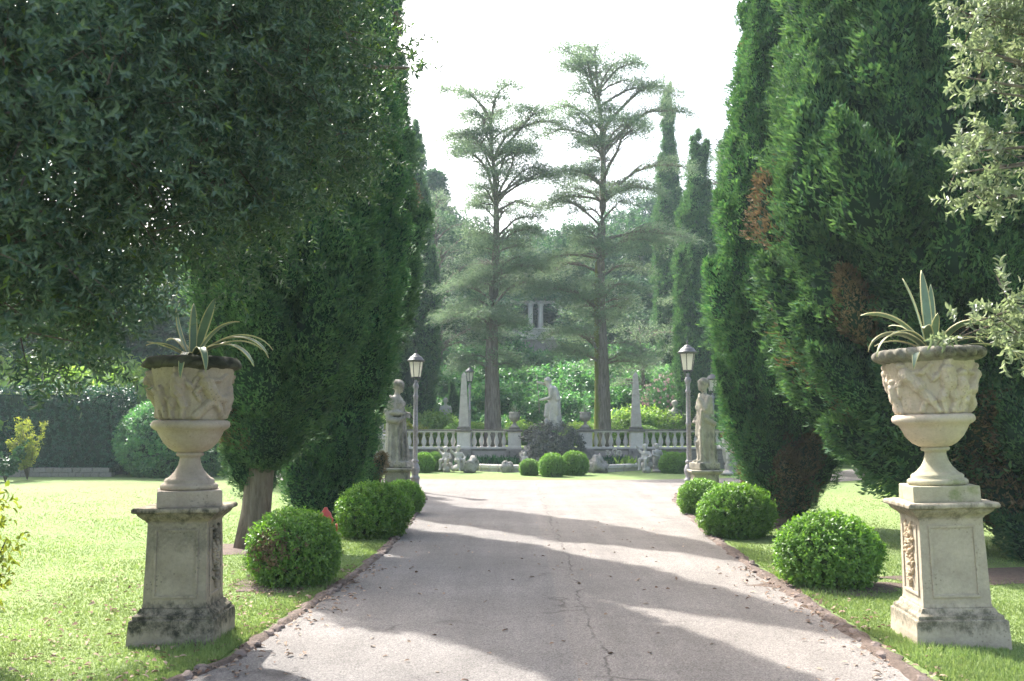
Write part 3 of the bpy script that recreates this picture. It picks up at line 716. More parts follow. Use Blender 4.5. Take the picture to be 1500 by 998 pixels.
bal_section(-3.16 + .25, -1.30 - .25, 'short balustrade between the lamp-backed obelisk and its neighbouring planted urn')
bal_section(1.30 + .25, 3.16 - .25, 'short balustrade between the mossy cedar and the bare obelisk')
bal_section(3.16 + .25, 8.6, 'long stone balustrade running from the bare obelisk past the draped man statue')
PLAB = ['square stone pier carrying the obelisk with a lantern behind', 'square stone pier under the small planted urn near the plain cedar',
        'square stone pier under the small planted urn near the mossy cedar', 'square stone pier carrying the obelisk below the cedar boughs']
for x, lab in zip(piers_x, PLAB):
    t = thing('pier', (XC + x, BY, 0), lab, 'pier', 'piers of the balustrade')
    link('rough_base', square_profile('rough_base', [(0.31, 0), (0.30, 0.7), (0.27, 0.72)], 0.01, 0.012), 'rough_wall', t)
    link('shaft', square_profile('pier_shaft', [(0.25, 0.722), (0.25, 0.78), (0.235, 0.80), (0.235, 1.30), (0.26, 1.335)], 0.006), 'balu', t)
    link('cap', square_profile('pier_cap', [(0.29, 1.338), (0.30, 1.36), (0.30, 1.40), (0.28, 1.42)], 0.006), 'coping', t)
def wall(name, x0, x1, y, z1, th, label, mat, stones=False, seed=1):
    t = thing(name, (XC + (x0 + x1) / 2, y, 0), label, 'wall', None); L = (x1 - x0) / 2
    if not stones:
        link('wall_body', box_mesh('wall_body', -L, L, -th / 2, th / 2, -0.1, z1 - 0.072, 1, 0.01), mat, t)
    else:
        link('mortar', box_mesh('mortar', -L, L, -th / 2 + .03, th / 2, -0.1, z1 - 0.075, 1, 0), 'soil', t)
        rs = random.Random(seed); z = 0.0
        while z < z1 - 0.12:
            h = rs.uniform(0.10, 0.17); h = min(h, z1 - 0.08 - z); x = -L
            while x < L - 0.05:
                wd = min(rs.uniform(0.18, 0.42), L - x)
                link('stone', STM[rs.randrange(4)], None, t, (x + wd / 2, -th / 2 + 0.05, z + h / 2), (0, 0, rs.gauss(0, .03)), (wd * .49, 0.07, h * .48))
                x += wd
            z += h
    link('string_course', box_mesh('string_course', -L, L, -th / 2 - 0.03, th / 2 + .02, z1 - 0.07, z1 - 0.002, 1, 0.01), 'coping', t)
    return t
STM = []
for i in range(4):
    bm = bmesh.new(); bx(bm, -1, 1, -1, 1, -1, 1, 1, 0.22)
    for v in bm.verts: v.co += Vector(mnoise.noise_vector(v.co * 1.3 + Vector((i * 5, 0, 0)))) * 0.22
    me = bm_mesh('wall_stone', bm); me.materials.append(M['rough_wall']); STM.append(me)
wall('retaining_wall', -6.9, -3.16 - .32, BY + .02, 0.72, 0.4, 'low rough stone wall behind the standing woman and pale garden figure', 'rough_wall', True, 1)
wall('retaining_wall', -3.16 + .32, -1.0, BY + .06, 0.72, 0.4, 'plastered low wall behind dark leafy plants beside the rockery', 'plaster')
wall('retaining_wall', 1.0, 3.16 - .32, BY + .06, 0.72, 0.4, 'plastered low wall behind hosta clump and white flower heads', 'plaster')
wall('retaining_wall', 3.16 + .32, 8.6, BY + .02, 0.72, 0.4, 'low rough stone wall behind the draped man and clipped balls', 'rough_wall', True, 2)

# obelisks on the piers
for x, lab in ((-3.16, 'tall lichened stone obelisk with a lantern showing behind its tip'), (3.16, 'tall clean-tipped stone obelisk under hanging cedar boughs')):
    t = thing('obelisk', (XC + x, BY, 1.421), lab, 'obelisk', 'obelisks on the balustrade')
    link('base', square_profile('obelisk_base', [(0.235, 0), (0.235, .07), (0.2, .10)], 0.006), 'coping', t)
    link('shaft', square_profile('obelisk_shaft', [(0.185, .10), (0.085, 1.98), (0.0085, 2.12)], 0.006, 0.006), 'obelisk', t)

# ------------------------------------------------------------------ agaves
def agave_leaf_mesh(name, length, width, el0, curl, twist=0.0, seed=0):
    """one sword leaf in the XZ plane growing to +X: el0 start elevation, curl total bend (radians, downwards positive)"""
    n = 14; V = []; x = z = 0.0; a = el0
    for i in range(n + 1):
        u = i / n
        w_ = width * (0.55 + 0.9 * u - 0.2 * u) * (1 - u ** 2.4) ** 0.8 if u < 1 else 0.0
        w_ = max(w_, 0.0015); c = math.cos(a); s = math.sin(a); tw = twist * u
        for k, f in enumerate((-1, -0.78, 0, 0.78, 1)):
            dep = 0.30 * abs(f) * w_ * (1 - 0.5 * u)
            yy = f * w_ * math.cos(tw); hh = dep + f * w_ * math.sin(tw)
            V.append((x - s * hh, yy, z + c * hh))
        a -= curl / n * (0.35 + 1.5 * u); x += math.cos(a) * length / n; z += math.sin(a) * length / n
    F = [[i * 5 + k, i * 5 + k + 1, (i + 1) * 5 + k + 1, (i + 1) * 5 + k] for i in range(n) for k in range(4)]
    me = np_mesh(name, V, F); me.materials.append(M['agave']); me.materials.append(M['agave_edge'])
    me.polygons.foreach_set('material_index', np.array([1 if k in (0, 3) else 0 for i in range(n) for k in range(4)], np.int32))
    return smooth(me)
def agave(loc, label, spec, rz=0, scale=1.0, group=None):
    t = thing('agave', loc, label, 'plant', group, rz, scale)
    for (az, ln, wd, el, curl, tw) in spec:
        o = link('leaf', agave_leaf_mesh('agave_leaf', ln * 1.14, wd * 1.6, R(el), R(curl), R(tw)), None, t, (math.cos(R(az)) * .03, math.sin(R(az)) * .03, 0), (0, 0, R(az)))
        sm = o.modifiers.new('thick', 'SOLIDIFY'); sm.thickness = 0.006; sm.offset = 0
    return t

# ------------------------------------------------------------------ the two great urns
FIGS = {
 'A': [((0.02, .90), (0.03, .92), .075), ((0, .76), (0.03, .5), .115), ((-.05, .75), (-.22, .6), .05), ((-.22, .6), (-.3, .76), .042), ((.07, .75), (.2, .62), .05), ((.2, .62), (.12, .5), .042), ((.02, .48), (-.08, .25), .075), ((-.08, .25), (-.03, .03), .055), ((.05, .48), (.16, .26), .075), ((.16, .26), (.2, .03), .055)],
 'B': [((-.2, .84), (-.18, .86), .075), ((-.12, .72), (.08, .48), .115), ((.08, .48), (.2, .28), .08), ((.2, .28), (.1, .05), .055), ((.1, .45), (.28, .22), .08), ((.28, .22), (.4, .03), .055), ((-.1, .7), (-.3, .52), .05), ((-.3, .52), (-.36, .32), .042), ((-.05, .72), (.16, .74), .05), ((.16, .74), (.3, .88), .04)],
 'C': [((0, .56), (.01, .57), .07), ((0, .46), (0, .28), .09), ((.03, .26), (.1, .04), .055), ((-.03, .26), (-.06, .04), .055), ((-.05, .45), (-.18, .36), .04), ((.05, .45), (.18, .55), .04)],
 'D': [((.22, .84), (.24, .85), .075), ((.16, .7), (-.02, .42), .115), ((-.02, .42), (-.28, .36), .08), ((-.28, .36), (-.45, .08), .055), ((0, .4), (-.2, .2), .075), ((-.2, .2), (-.34, .04), .055), ((.16, .68), (.34, .5), .05), ((.34, .5), (.24, .36), .042), ((.1, .72), (-.12, .74), .045), ((-.12, .74), (-.26, .84), .04), ((0.05, .3), (.3, .06), .09)],
}
def relief(u, v, places, amp):
    h = np.zeros_like(u)
    for (key, ux, s, flip, v0) in places:
        for (a, b, r) in FIGS[key]:
            ax, ay, bx_, by_ = ux + flip * a[0] * s, v0 + a[1] * s, ux + flip * b[0] * s, v0 + b[1] * s; rr = r * s * 1.05
            dx, dy = bx_ - ax, by_ - ay; L2 = dx * dx + dy * dy + 1e-9
            t = np.clip(((u - ax) * dx + (v - ay) * dy) / L2, 0, 1)
            d2 = (u - ax - t * dx) ** 2 + (v - ay - t * dy) ** 2
            h = np.maximum(h, np.sqrt(np.clip(rr * rr - d2, 0, None)) ** 0.8 * rr ** 0.2)
    return h * amp
def great_urn(loc, rz, label, mats, places, gadroon, s=1.0, tilt=0):
    body, foot, rim = mats
    t = thing('stone_urn', loc, label, 'urn', 'stone urns flanking the drive', rz, s)
    t.rotation_euler = (0, tilt, rz)
    link('plinth', square_profile('urn_plinth', [(0.232, 0), (0.235, .02), (0.232, .118), (0.225, .122)], 0.004, 0.004), foot, t)
    link('foot', lathe('urn_foot', [(0.0, .122), (.205, .122), (.215, .135), (.215, .155), (.20, .168), (.185, .172), (.188, .19), (.175, .205), (.16, .21), (.14, .228), (.11, .262), (.085, .31), (.076, .355), (.078, .372), (.098, .378), (.105, .392), (.098, .405), (.09, .408)], 64), foot, t)
    link('bowl', lathe('urn_bowl', [(.085, .404), (.115, .412), (.160, .437), (.203, .482), (.231, .535), (.25, .572), (.275, .585), (.292, .60), (.296, .62), (.288, .642), (.27, .652), (.24, .655)], 72,
         (lambda ph, z, r: 0.0025 * np.sin(ph * 9 + z * 30))), body, t)
    nphi, nz = 340, 76
    zz = np.linspace(.655, 1.055, nz); ph = np.linspace(0, 2 * PI, nphi, endpoint=False)
    Z, PH = np.meshgrid(zz, ph, indexing='ij')
    r0 = np.interp(zz, [.655, .67, .75, .9, 1.0, 1.055], [.236, .245, .262, .285, .305, .315])[:, None] * np.ones_like(PH)
    h = relief(PH * 0.28, (Z - .66) / 1.0, places, 1.25)
    hn = fbm(np.stack([np.cos(PH).ravel() * 3, np.sin(PH).ravel() * 3, Z.ravel() * 11], -1), 2.6, 3).reshape(Z.shape)
    r = r0 + h * (1 + 0.12 * hn) + 0.004 * hn + np.where(h > 0.008, 0.003 * np.sin(PH * 70 + Z * 90 + 3 * hn), 0)
    V = np.stack([r * np.cos(PH), r * np.sin(PH), Z], -1).reshape(-1, 3)
    i, j = np.meshgrid(np.arange(nz - 1), np.arange(nphi), indexing='ij'); j2 = (j + 1) % nphi
    link('carved_frieze', smooth(np_mesh('urn_frieze', V, np.stack([i * nphi + j, i * nphi + j2, (i + 1) * nphi + j2, (i + 1) * nphi + j], -1).reshape(-1, 4))), body, t)
    if gadroon:
        md = lambda p, z, r: np.where(r > 0.33, 0.010 * np.sin(p * 26 + (z - 1.1) * 22) + 0.006 * np.sign(np.sin(p * 26 + (z - 1.1) * 22)), 0) + 0.003 * np.sin(p * 5)
        rp = [(.300, 1.03), (.318, 1.05), (.335, 1.056), (.355, 1.064), (.380, 1.078), (.393, 1.095), (.395, 1.115), (.385, 1.135), (.365, 1.148), (.340, 1.153), (.315, 1.150), (.300, 1.12), (.0, 1.11)]
    else:
        md = lambda p, z, r: 0.006 * np.sin(p * 4 + 1) + 0.006 * np.sin(p * 11 + z * 40) * (r > .2)
        rp = [(.300, 1.03), (.318, 1.05), (.35, 1.056), (.366, 1.064), (.369, 1.078), (.362, 1.10), (.340, 1.128), (.315, 1.142), (.300, 1.14), (.285, 1.12), (0, 1.11)]
    link('rim', lathe('urn_rim', rp, 320, md), rim, t)
    sp = link('soil', core_mesh('urn_soil', .29, .03, 1.0, 4), 'soil', t, (0, 0, 1.105))
    return t
def fruit_drop(name, seed):
    """carved pendant of fruit and leaves, flat against its panel, hanging along -Z in the XZ plane facing -Y"""
    rs = random.Random(seed); bm = bmesh.new()
    def blob(x, z, rx, rz_, ry=0.022, rot=0.0, sub=2):
        mt = Matrix.Translation((x, -0.002, z)) @ Matrix.Rotation(rot, 4, 'Y') @ Matrix.Diagonal((rx, ry, rz_, 1))
        bmesh.ops.create_icosphere(bm, subdivisions=sub, radius=1, matrix=mt)
    for s in (-1, 1):
        blob(s * .045, .19, .017, .028, .02, s * .5); blob(s * .06, .215, .012, .02, .016, s * .2); blob(s * .028, .165, .018, .022)
        blob(s * .052, .15, .014, .03, .018, -s * .4)
    for i in range(34):
        z = rs.uniform(-.19, .15); wd = .058 * (1 - abs((z + .0) / .24) ** 2) + .008
        blob(rs.uniform(-wd, wd), z, rs.uniform(.011, .022), rs.uniform(.011, .02), rs.uniform(.016, .032))
    for i in range(16):
        z = rs.uniform(-.17, .14); s = rs.choice((-1, 1)); blob(s * rs.uniform(.035, .066), z, .011, .03, .012, s * rs.uniform(.5, 1.2))
    blob(0, -.215, .012, .03, .018); blob(.012, -.19, .018, .02); blob(-.012, -.185, .016, .018)
    return bm_mesh(name, bm, True)
def pedestal(loc, rz, label, mat, side, s=1.0, tilt=0):
    t = thing('pedestal', loc, label, 'pedestal', 'stone pedestals flanking the drive', rz, s)
    t.rotation_euler = (0, tilt, rz)
    link('base_block', square_profile('pedestal_base', [(0.322, -0.03), (0.325, 0.0), (0.322, 0.09), (0.318, 0.19), (0.305, 0.20)], 0.006, 0.006), mat, t)
    link('base_moulding', square_profile('pedestal_moulding', [(0.300, 0.2005), (0.298, .222), (0.285, .232), (0.272, .24), (0.262, .258), (0.255, .272)], 0.003, 0.003), mat, t)
    link('shaft', square_profile('pedestal_shaft', [(0.246, 0.2725), (0.240, .30), (0.226, .90), (0.228, .915)], 0.004, 0.003), mat, t)
    link('cornice', square_profile('pedestal_cornice', [(0.232, .9155), (0.24, .93), (0.262, .945), (0.285, .968), (0.292, .985), (0.318, .992), (0.322, 1.0), (0.322, 1.018), (0.312, 1.03)], 0.003, 0.003), mat, t)
    for k in range(4):
        bm = bmesh.new(); hw = .168; z0, z1 = .345, .865
        for (x0, x1, a, b) in ((-hw, hw, z0, z0 + .02), (-hw, hw, z1 - .02, z1), (-hw, -hw + .02, z0 + .0205, z1 - .0205), (hw - .02, hw, z0 + .0205, z1 - .0205)):
            bx(bm, x0, x1, -0.006, 0.012, a, b, 1, 0.003)
        ea = link('panel_moulding', bm_mesh('panel_moulding', bm), mat, t)
        ea.rotation_euler = (R(-1.35), 0, 0)
        ea.matrix_local = Matrix.Rotation(k * PI / 2, 4, 'Z') @ Matrix.Translation((0, -0.237, 0)) @ Matrix.Translation((0, 0, .6)) @ Matrix.Rotation(R(-1.34), 4, 'X') @ Matrix.Translation((0, 0, -.6))
    o = link('carved_ornament', fruit_drop('carved_ornament', 3 if side > 0 else 5), 'ornament' if side < 0 else mat, t)
    o.matrix_local = Matrix.Rotation(side * PI / 2, 4, 'Z') @ Matrix.Translation((0, -0.238, .64)) @ Matrix.Rotation(R(-1.34), 4, 'X') @ Matrix.Diagonal((1.1, 1.0, 1.05, 1))
    return t

pl = Vector((at(263, 900, 7.33).x + 0.02, 7.36, 0)); pr = Vector((at(1388, 900, 7.33).x, 7.33, 0))
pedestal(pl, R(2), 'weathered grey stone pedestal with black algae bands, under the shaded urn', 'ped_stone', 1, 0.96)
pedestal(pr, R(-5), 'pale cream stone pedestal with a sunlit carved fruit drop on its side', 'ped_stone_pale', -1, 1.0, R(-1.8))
PA = [('D', 0.10, .40, 1, 0), ('A', 0.42, .40, 1, 0), ('C', .62, .42, 1, 0), ('B', .85, .40, -1, 0), ('C', 1.06, .40, -1, 0), ('A', 1.22, .40, -1, 0), ('D', 1.47, .40, -1, 0), ('C', 1.66, .4, 1, 0)]
PB = [('A', 0.04, .40, 1, 0), ('B', 0.32, .40, 1, 0), ('C', .55, .45, 1, 0), ('A', .76, .40, -1, 0), ('C', .93, .42, 1, 0), ('B', 1.14, .41, 1, 0), ('A', 1.36, .41, 1, 0), ('D', 1.60, .40, 1, 0), ('C', 1.47, .5, -1, 0)]
# arc position u = 0.28*phi; phi = 270 deg faces the camera
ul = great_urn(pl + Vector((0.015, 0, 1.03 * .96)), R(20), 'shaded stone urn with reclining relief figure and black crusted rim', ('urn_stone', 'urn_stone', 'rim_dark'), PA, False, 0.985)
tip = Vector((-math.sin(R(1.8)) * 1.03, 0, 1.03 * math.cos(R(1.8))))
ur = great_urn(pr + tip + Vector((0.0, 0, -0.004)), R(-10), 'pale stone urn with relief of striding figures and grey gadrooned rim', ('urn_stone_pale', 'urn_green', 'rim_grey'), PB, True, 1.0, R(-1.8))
agave(pl + Vector((0.02, -.02, 1.03 * .96 + 1.12)), 'dark agave with long leaves trailing over the shaded urn', [
    (110, .42, .026, 84, 30, 40), (60, .46, .032, 74, 10, 60), (170, .36, .024, 62, -25, 0), (15, .58, .022, 48, 95, 0), (-12, .62, .020, 42, 100, 20), (-35, .66, .026, 25, 75, 0),
    (-60, .48, .024, 30, 110, 0), (185, .30, .02, 30, 20, 0), (200, .30, .018, 42, 60, 0), (-85, .40, .022, 22, 120, 0), (80, .34, .026, 70, 25, 0), (140, .36, .024, 50, 60, 0), (35, .5, .022, 40, 70, 0), (-20, .44, .02, 60, 60, 0)], 0, 1.0, 'agaves in the urns')
agave(pr + Vector((-0.05, -.02, 1.03 + 1.115)), 'striped cream-edged agave standing upright in the pale urn', [
    (100, .58, .034, 86, 4, 0), (150, .54, .026, 80, 12, 25), (60, .48, .026, 82, -6, 0), (195, .36, .034, 60, 95, 0), (180, .50, .026, 50, 115, 35), (205, .58, .024, 42, 110, 25), (-8, .52, .034, 62, 105, -30), (-60, .40, .03, 55, 60, -20), (240, .42, .03, 50, 70, 20), (170, .54, .026, 62, 70, 30), (8, .54, .026, 58, 75, -30),
    (12, .44, .026, 42, 80, 0), (-25, .56, .02, 35, 95, 0), (-5, .66, .024, 20, 65, 0), (230, .44, .026, 20, 90, 0), (-100, .30, .026, 70, 30, 0), (120, .40, .026, 60, 60, 0), (20, .42, .024, 30, 110, 0), (165, .36, .022, 35, 60, 0)], 0, 1.0, 'agaves in the urns')

# ------------------------------------------------------------------ statues: parts unioned by a voxel remesh into one continuous stone figure
def sbm(): return bmesh.new()
def ell(bm, c, r, rot=(0, 0, 0), sub=3):
    mt = Matrix.Translation(c) @ Matrix.Rotation(rot[2], 4, 'Z') @ Matrix.Rotation(rot[1], 4, 'Y') @ Matrix.Rotation(rot[0], 4, 'X') @ Matrix.Diagonal((*r, 1))
    bmesh.ops.create_icosphere(bm, subdivisions=sub, radius=1, matrix=mt)
def limb(bm, pts, rads):
    P, Q = [], []
    for i in range(len(pts) - 1):
        for k in range(4):
            u = k / 4; P.append(Vector(pts[i]).lerp(Vector(pts[i + 1]), u)); Q.append(rads[i] + (rads[i + 1] - rads[i]) * u)
    P.append(Vector(pts[-1])); Q.append(rads[-1]); tube(bm, P, Q, 10)
    ell(bm, pts[0], (rads[0],) * 3, sub=2); ell(bm, pts[-1], (rads[-1],) * 3, sub=2)
def drape(bm, rings, n=56, k=11, ph0=0.0):
    """loft of folded cloth: rings = (z, cx, cy, rx, ry, fold)"""
    prev = None
    RR = []
    for a, b in zip(rings, rings[1:]):
        for u in (0, .25, .5, .75): RR.append([a[i] + (b[i] - a[i]) * u for i in range(6)])
    RR.append(list(rings[-1])); first = None
    for (z, cx, cy_, rx, ry, fo) in RR:
        ring = []
        for i in range(n):
            p = 2 * PI * i / n
            f = 1 + fo * (0.6 * math.sin(k * p + ph0 + 1.7 * z) + 0.4 * math.sin((k * 2 + 1) * p + 2 - 2.3 * z) + 0.5 * math.sin(3 * p + 3 * z))
            ring.append(bm.verts.new((cx + math.cos(p) * rx * f, cy_ + math.sin(p) * ry * f, z)))
        if prev:
            for i in range(n): bm.faces.new((prev[i], prev[(i + 1) % n], ring[(i + 1) % n], ring[i]))
        else: first = ring
        prev = ring
    bm.faces.new(first[::-1]); bm.faces.new(prev)
def head(bm, c, s=1.0, yaw=0.0, nod=0.0, hair=1.0, beard=False):
    """head facing +X before yaw"""
    Mx = Matrix.Translation(c) @ Matrix.Rotation(yaw, 4, 'Z') @ Matrix.Rotation(nod, 4, 'Y')
    def e(p, r):
        bmesh.ops.create_icosphere(bm, subdivisions=3, radius=1, matrix=Mx @ Matrix.Translation(Vector(p) * s) @ Matrix.Diagonal((r[0] * s, r[1] * s, r[2] * s, 1)))
    e((0, 0, 0), (.098, .078, .125)); e((.052, 0, -.055), (.045, .05, .055)); e((.098, 0, -.012), (.022, .015, .03)); e((.083, 0, .022), (.02, .05, .014))
    e((.088, 0, -.052), (.014, .026, .012)); e((.08, 0, -.088), (.02, .024, .018))
    for sg in (-1, 1): e((-.005, sg * .077, -.005), (.02, .012, .032)); e((.06, sg * .036, -.03), (.03, .022, .026))
    if hair:
        e((-.025, 0, .04), (.105 * hair, .092 * hair, .105)); e((-.095, 0, -.01), (.05, .05, .05))
        for i in range(12):
            a = -2.2 + 4.4 * i / 11; e((-math.cos(a) * .085 - .0, math.sin(a) * .085, .045 + .03 * math.cos(3 * a)), (.026, .026, .03))
    if beard: e((.07, 0, -.115), (.04, .042, .065)); e((.05, 0, -.15), (.03, .035, .05))
def finish(name, bm, voxel=0.016, erode=0.006, sm=3):
    me = bpy.data.meshes.new(name); bm.to_mesh(me); bm.free()
    o = bpy.data.objects.new('tmp', me); COL.objects.link(o)
    md = o.modifiers.new('r', 'REMESH'); md.mode = 'VOXEL'; md.voxel_size = voxel
    s2 = o.modifiers.new('s', 'SMOOTH'); s2.factor = 0.5; s2.iterations = sm
    dg = bpy.context.evaluated_depsgraph_get()
    out = bpy.data.meshes.new_from_object(o.evaluated_get(dg)); out.name = name
    bpy.data.objects.remove(o); bpy.data.meshes.remove(me)
    n = len(out.vertices); V = np.empty(n * 3, np.float32); out.vertices.foreach_get('co', V); V = V.reshape(-1, 3)
    NN = np.empty(n * 3, np.float32); out.vertices.foreach_get('normal', NN); NN = NN.reshape(-1, 3)
    V = V + NN * (erode * fbm(V, 14, 5))[:, None]
    out.vertices.foreach_set('co', V.astype(np.float32).ravel()); out.update()
    return smooth(out)

def woman_statue():
    """draped woman, facing +X, right forearm folded over the waist; about 1.86 m with plinth"""
    bm = sbm()
    bx(bm, -.24, .26, -.22, .22, 0, .13, 1.0, 0.01)
    drape(bm, [(.10, .0, 0, .235, .21, .13), (.22, -.02, 0, .215, .19, .14), (.5, -.03, 0, .20, .175, .13), (.85, -.035, 0, .19, .17, .10), (1.02, -.02, 0, .175, .168, .07), (1.14, -.01, 0, .15, .155, .05), (1.3, -.025, 0, .145, .175, .03), (1.44, -.045, 0, .125, .19, .02), (1.52, -.045, 0, .07, .10, 0)], 64, 10)
    limb(bm, [(-.04, 0, 1.5), (-.02, 0, 1.64)], [.062, .055])
    head(bm, (.005, 0, 1.70), 1.08, R(-12), R(6), 1.25)
    ell(bm, (.075, .07, 1.34), (.06, .06, .065)); ell(bm, (.075, -.07, 1.34), (.06, .06, .065))
    for sg in (-1, 1):
        limb(bm, [(-.05, sg * .175, 1.43), (-.06, sg * .23, 1.16), (.19, sg * .10, 1.12)], [.075, .075, .045])
        for f in range(4): limb(bm, [(.19, sg * (.08 + .02 * f), 1.13 - .02 * f), (.25, sg * (.05 + .02 * f), 1.11 - .022 * f), (.275, sg * (.04 + .02 * f), 1.085 - .02 * f)], [.014, .012, .009])
        limb(bm, [(.19, sg * .09, 1.14), (.235, sg * .10, 1.16)], [.014, .01])
    # mantle: heavy bundle sweeping from shoulder under the arm and down the back
    limb(bm, [(-.10, -.14, 1.46), (-.16, -.19, 1.2), (-.10, -.24, 1.0), (.08, -.22, .98), (.21, -.13, 1.06)], [.07, .085, .08, .06, .035])
    for i in range(7):
        a = R(120 + 20 * i); limb(bm, [(-.06 + math.cos(a) * .16, math.sin(a) * .17, 1.05), (-.04 + math.cos(a) * .2, math.sin(a) * .18, .6), (-.01 + math.cos(a) * .235, math.sin(a) * .2, .12)], [.022, .03, .036])
    for i in range(5):
        a = R(-70 + 28 * i); limb(bm, [(math.cos(a) * .14, math.sin(a) * .14, .98), (math.cos(a) * .18, math.sin(a) * .17, .55), (.01 + math.cos(a) * .225, math.sin(a) * .2, .13)], [.014, .024, .034])
    return finish('woman_statue', bm)
def man_statue():
    """youth with a raised hand at his chin, cloak over the shoulder, facing -X"""
    bm = sbm()
    bx(bm, -.24, .26, -.22, .22, 0, .14, 1.0, 0.01)
    drape(bm, [(.12, .06, 0, .20, .20, .08), (.3, .06, 0, .185, .18, .08), (.6, .06, 0, .19, .175, .07), (.85, .055, 0, .195, .18, .05), (1.02, .045, 0, .18, .175, .04), (1.2, .04, 0, .165, .185, .03), (1.38, .04, 0, .15, .20, .02), (1.47, .04, 0, .08, .11, 0)], 64, 13)
    # legs showing in front of the cloak
    for sg, x0 in ((-1, -.10), (1, -.06)):
        limb(bm, [(-.04, sg * .08, .92), (x0 - .02, sg * .09, .55), (x0, sg * .10, .18)], [.095, .068, .045]); limb(bm, [(x0, sg * .1, .17), (x0 - .12, sg * .11, .155)], [.045, .03])
    limb(bm, [(.04, 0, 1.44), (.02, 0, 1.58)], [.06, .055])
    head(bm, (-.005, 0, 1.66), 1.05, PI, R(4), 1.15)
    limb(bm, [(.02, -.19, 1.40), (-.12, -.25, 1.16), (-.155, -.11, 1.40)], [.07, .055, .042])
    for f in range(4): limb(bm, [(-.15, -.11 + .022 * f, 1.42), (-.135, -.10 + .022 * f, 1.49), (-.105, -.09 + .02 * f, 1.51)], [.013, .012, .009])
    limb(bm, [(-.15, -.10, 1.43), (-.105, -.13, 1.45)], [.015, .011])
    limb(bm, [(.06, .19, 1.39), (.10, .26, 1.12), (-.08, .20, .98)], [.07, .058, .042])
    for f in range(4): limb(bm, [(-.08, .17 + .02 * f, .98), (-.13, .16 + .02 * f, .94), (-.135, .16 + .018 * f, .90)], [.013, .012, .009])
    # cloak bundle crossing the body and hanging from the hand, with a club at the side
    limb(bm, [(.04, .17, 1.44), (-.10, .05, 1.22), (-.06, -.15, 1.0), (.14, -.20, .9)], [.05, .06, .065, .05])
    limb(bm, [(-.14, -.16, 1.16), (-.16, -.15, .8), (-.13, -.13, .45), (-.11, -.12, .14)], [.03, .045, .05, .065])
    for i in range(6):
        a = R(-75 + 30 * i); limb(bm, [(.06 + math.cos(a) * .16, math.sin(a) * .17, 1.0), (.06 + math.cos(a) * .19, math.sin(a) * .18, .55), (.06 + math.cos(a) * .2, math.sin(a) * .2, .14)], [.02, .028, .034])
    return finish('man_statue', bm)
def fountain_statue():
    """bearded, bowed figure reaching to the left with both hands to a staff"""
    bm = sbm()
    drape(bm, [(0, .06, 0, .30, .24, .10), (.15, .06, 0, .28, .23, .12), (.45, .05, 0, .25, .21, .11), (.75, .05, 0, .21, .19, .07), (.95, .07, 0, .18, .185, .05), (1.15, .08, 0, .175, .20, .03), (1.35, .04, 0, .16, .215, .03), (1.47, -.01, 0, .10, .14, 0)], 64, 9)
    limb(bm, [(-.02, 0, 1.42), (-.09, 0, 1.55)], [.07, .06]); head(bm, (-.13, -.01, 1.60), 1.05, PI, R(28), 1.1, True)
    limb(bm, [(-.01, .18, 1.42), (-.2, .12, 1.53), (-.42, .0, 1.57)], [.072, .056, .042])
    limb(bm, [(.0, -.20, 1.36), (-.06, -.22, 1.06), (-.33, -.06, 1.0)], [.072, .058, .042])
    for (hx, hy, hz_) in ((-.43, .0, 1.57), (-.35, -.05, 1.0)):
        for f in range(4): limb(bm, [(hx, hy, hz_ + .03 - .02 * f), (hx - .05, hy - .01, hz_ + .03 - .02 * f), (hx - .055, hy + .035, hz_ + .03 - .02 * f)], [.014, .012, .01])
        limb(bm, [(hx, hy, hz_ + .02), (hx - .02, hy - .04, hz_ + .045)], [.015, .011])
    limb(bm, [(-.12, -.1, .8), (-.2, -.12, .45), (-.16, -.12, .04)], [.10, .075, .05])
    limb(bm, [(.12, -.15, 1.36), (.2, -.2, 1.0), (.16, -.18, .4), (.2, -.16, .02)], [.06, .075, .06, .07])
    limb(bm, [(.15, .05, 1.38), (.24, .06, 1.0), (.24, .08, .5), (.27, .08, .02)], [.06, .075, .07, .08])
    return finish('fountain_statue', bm, 0.018)
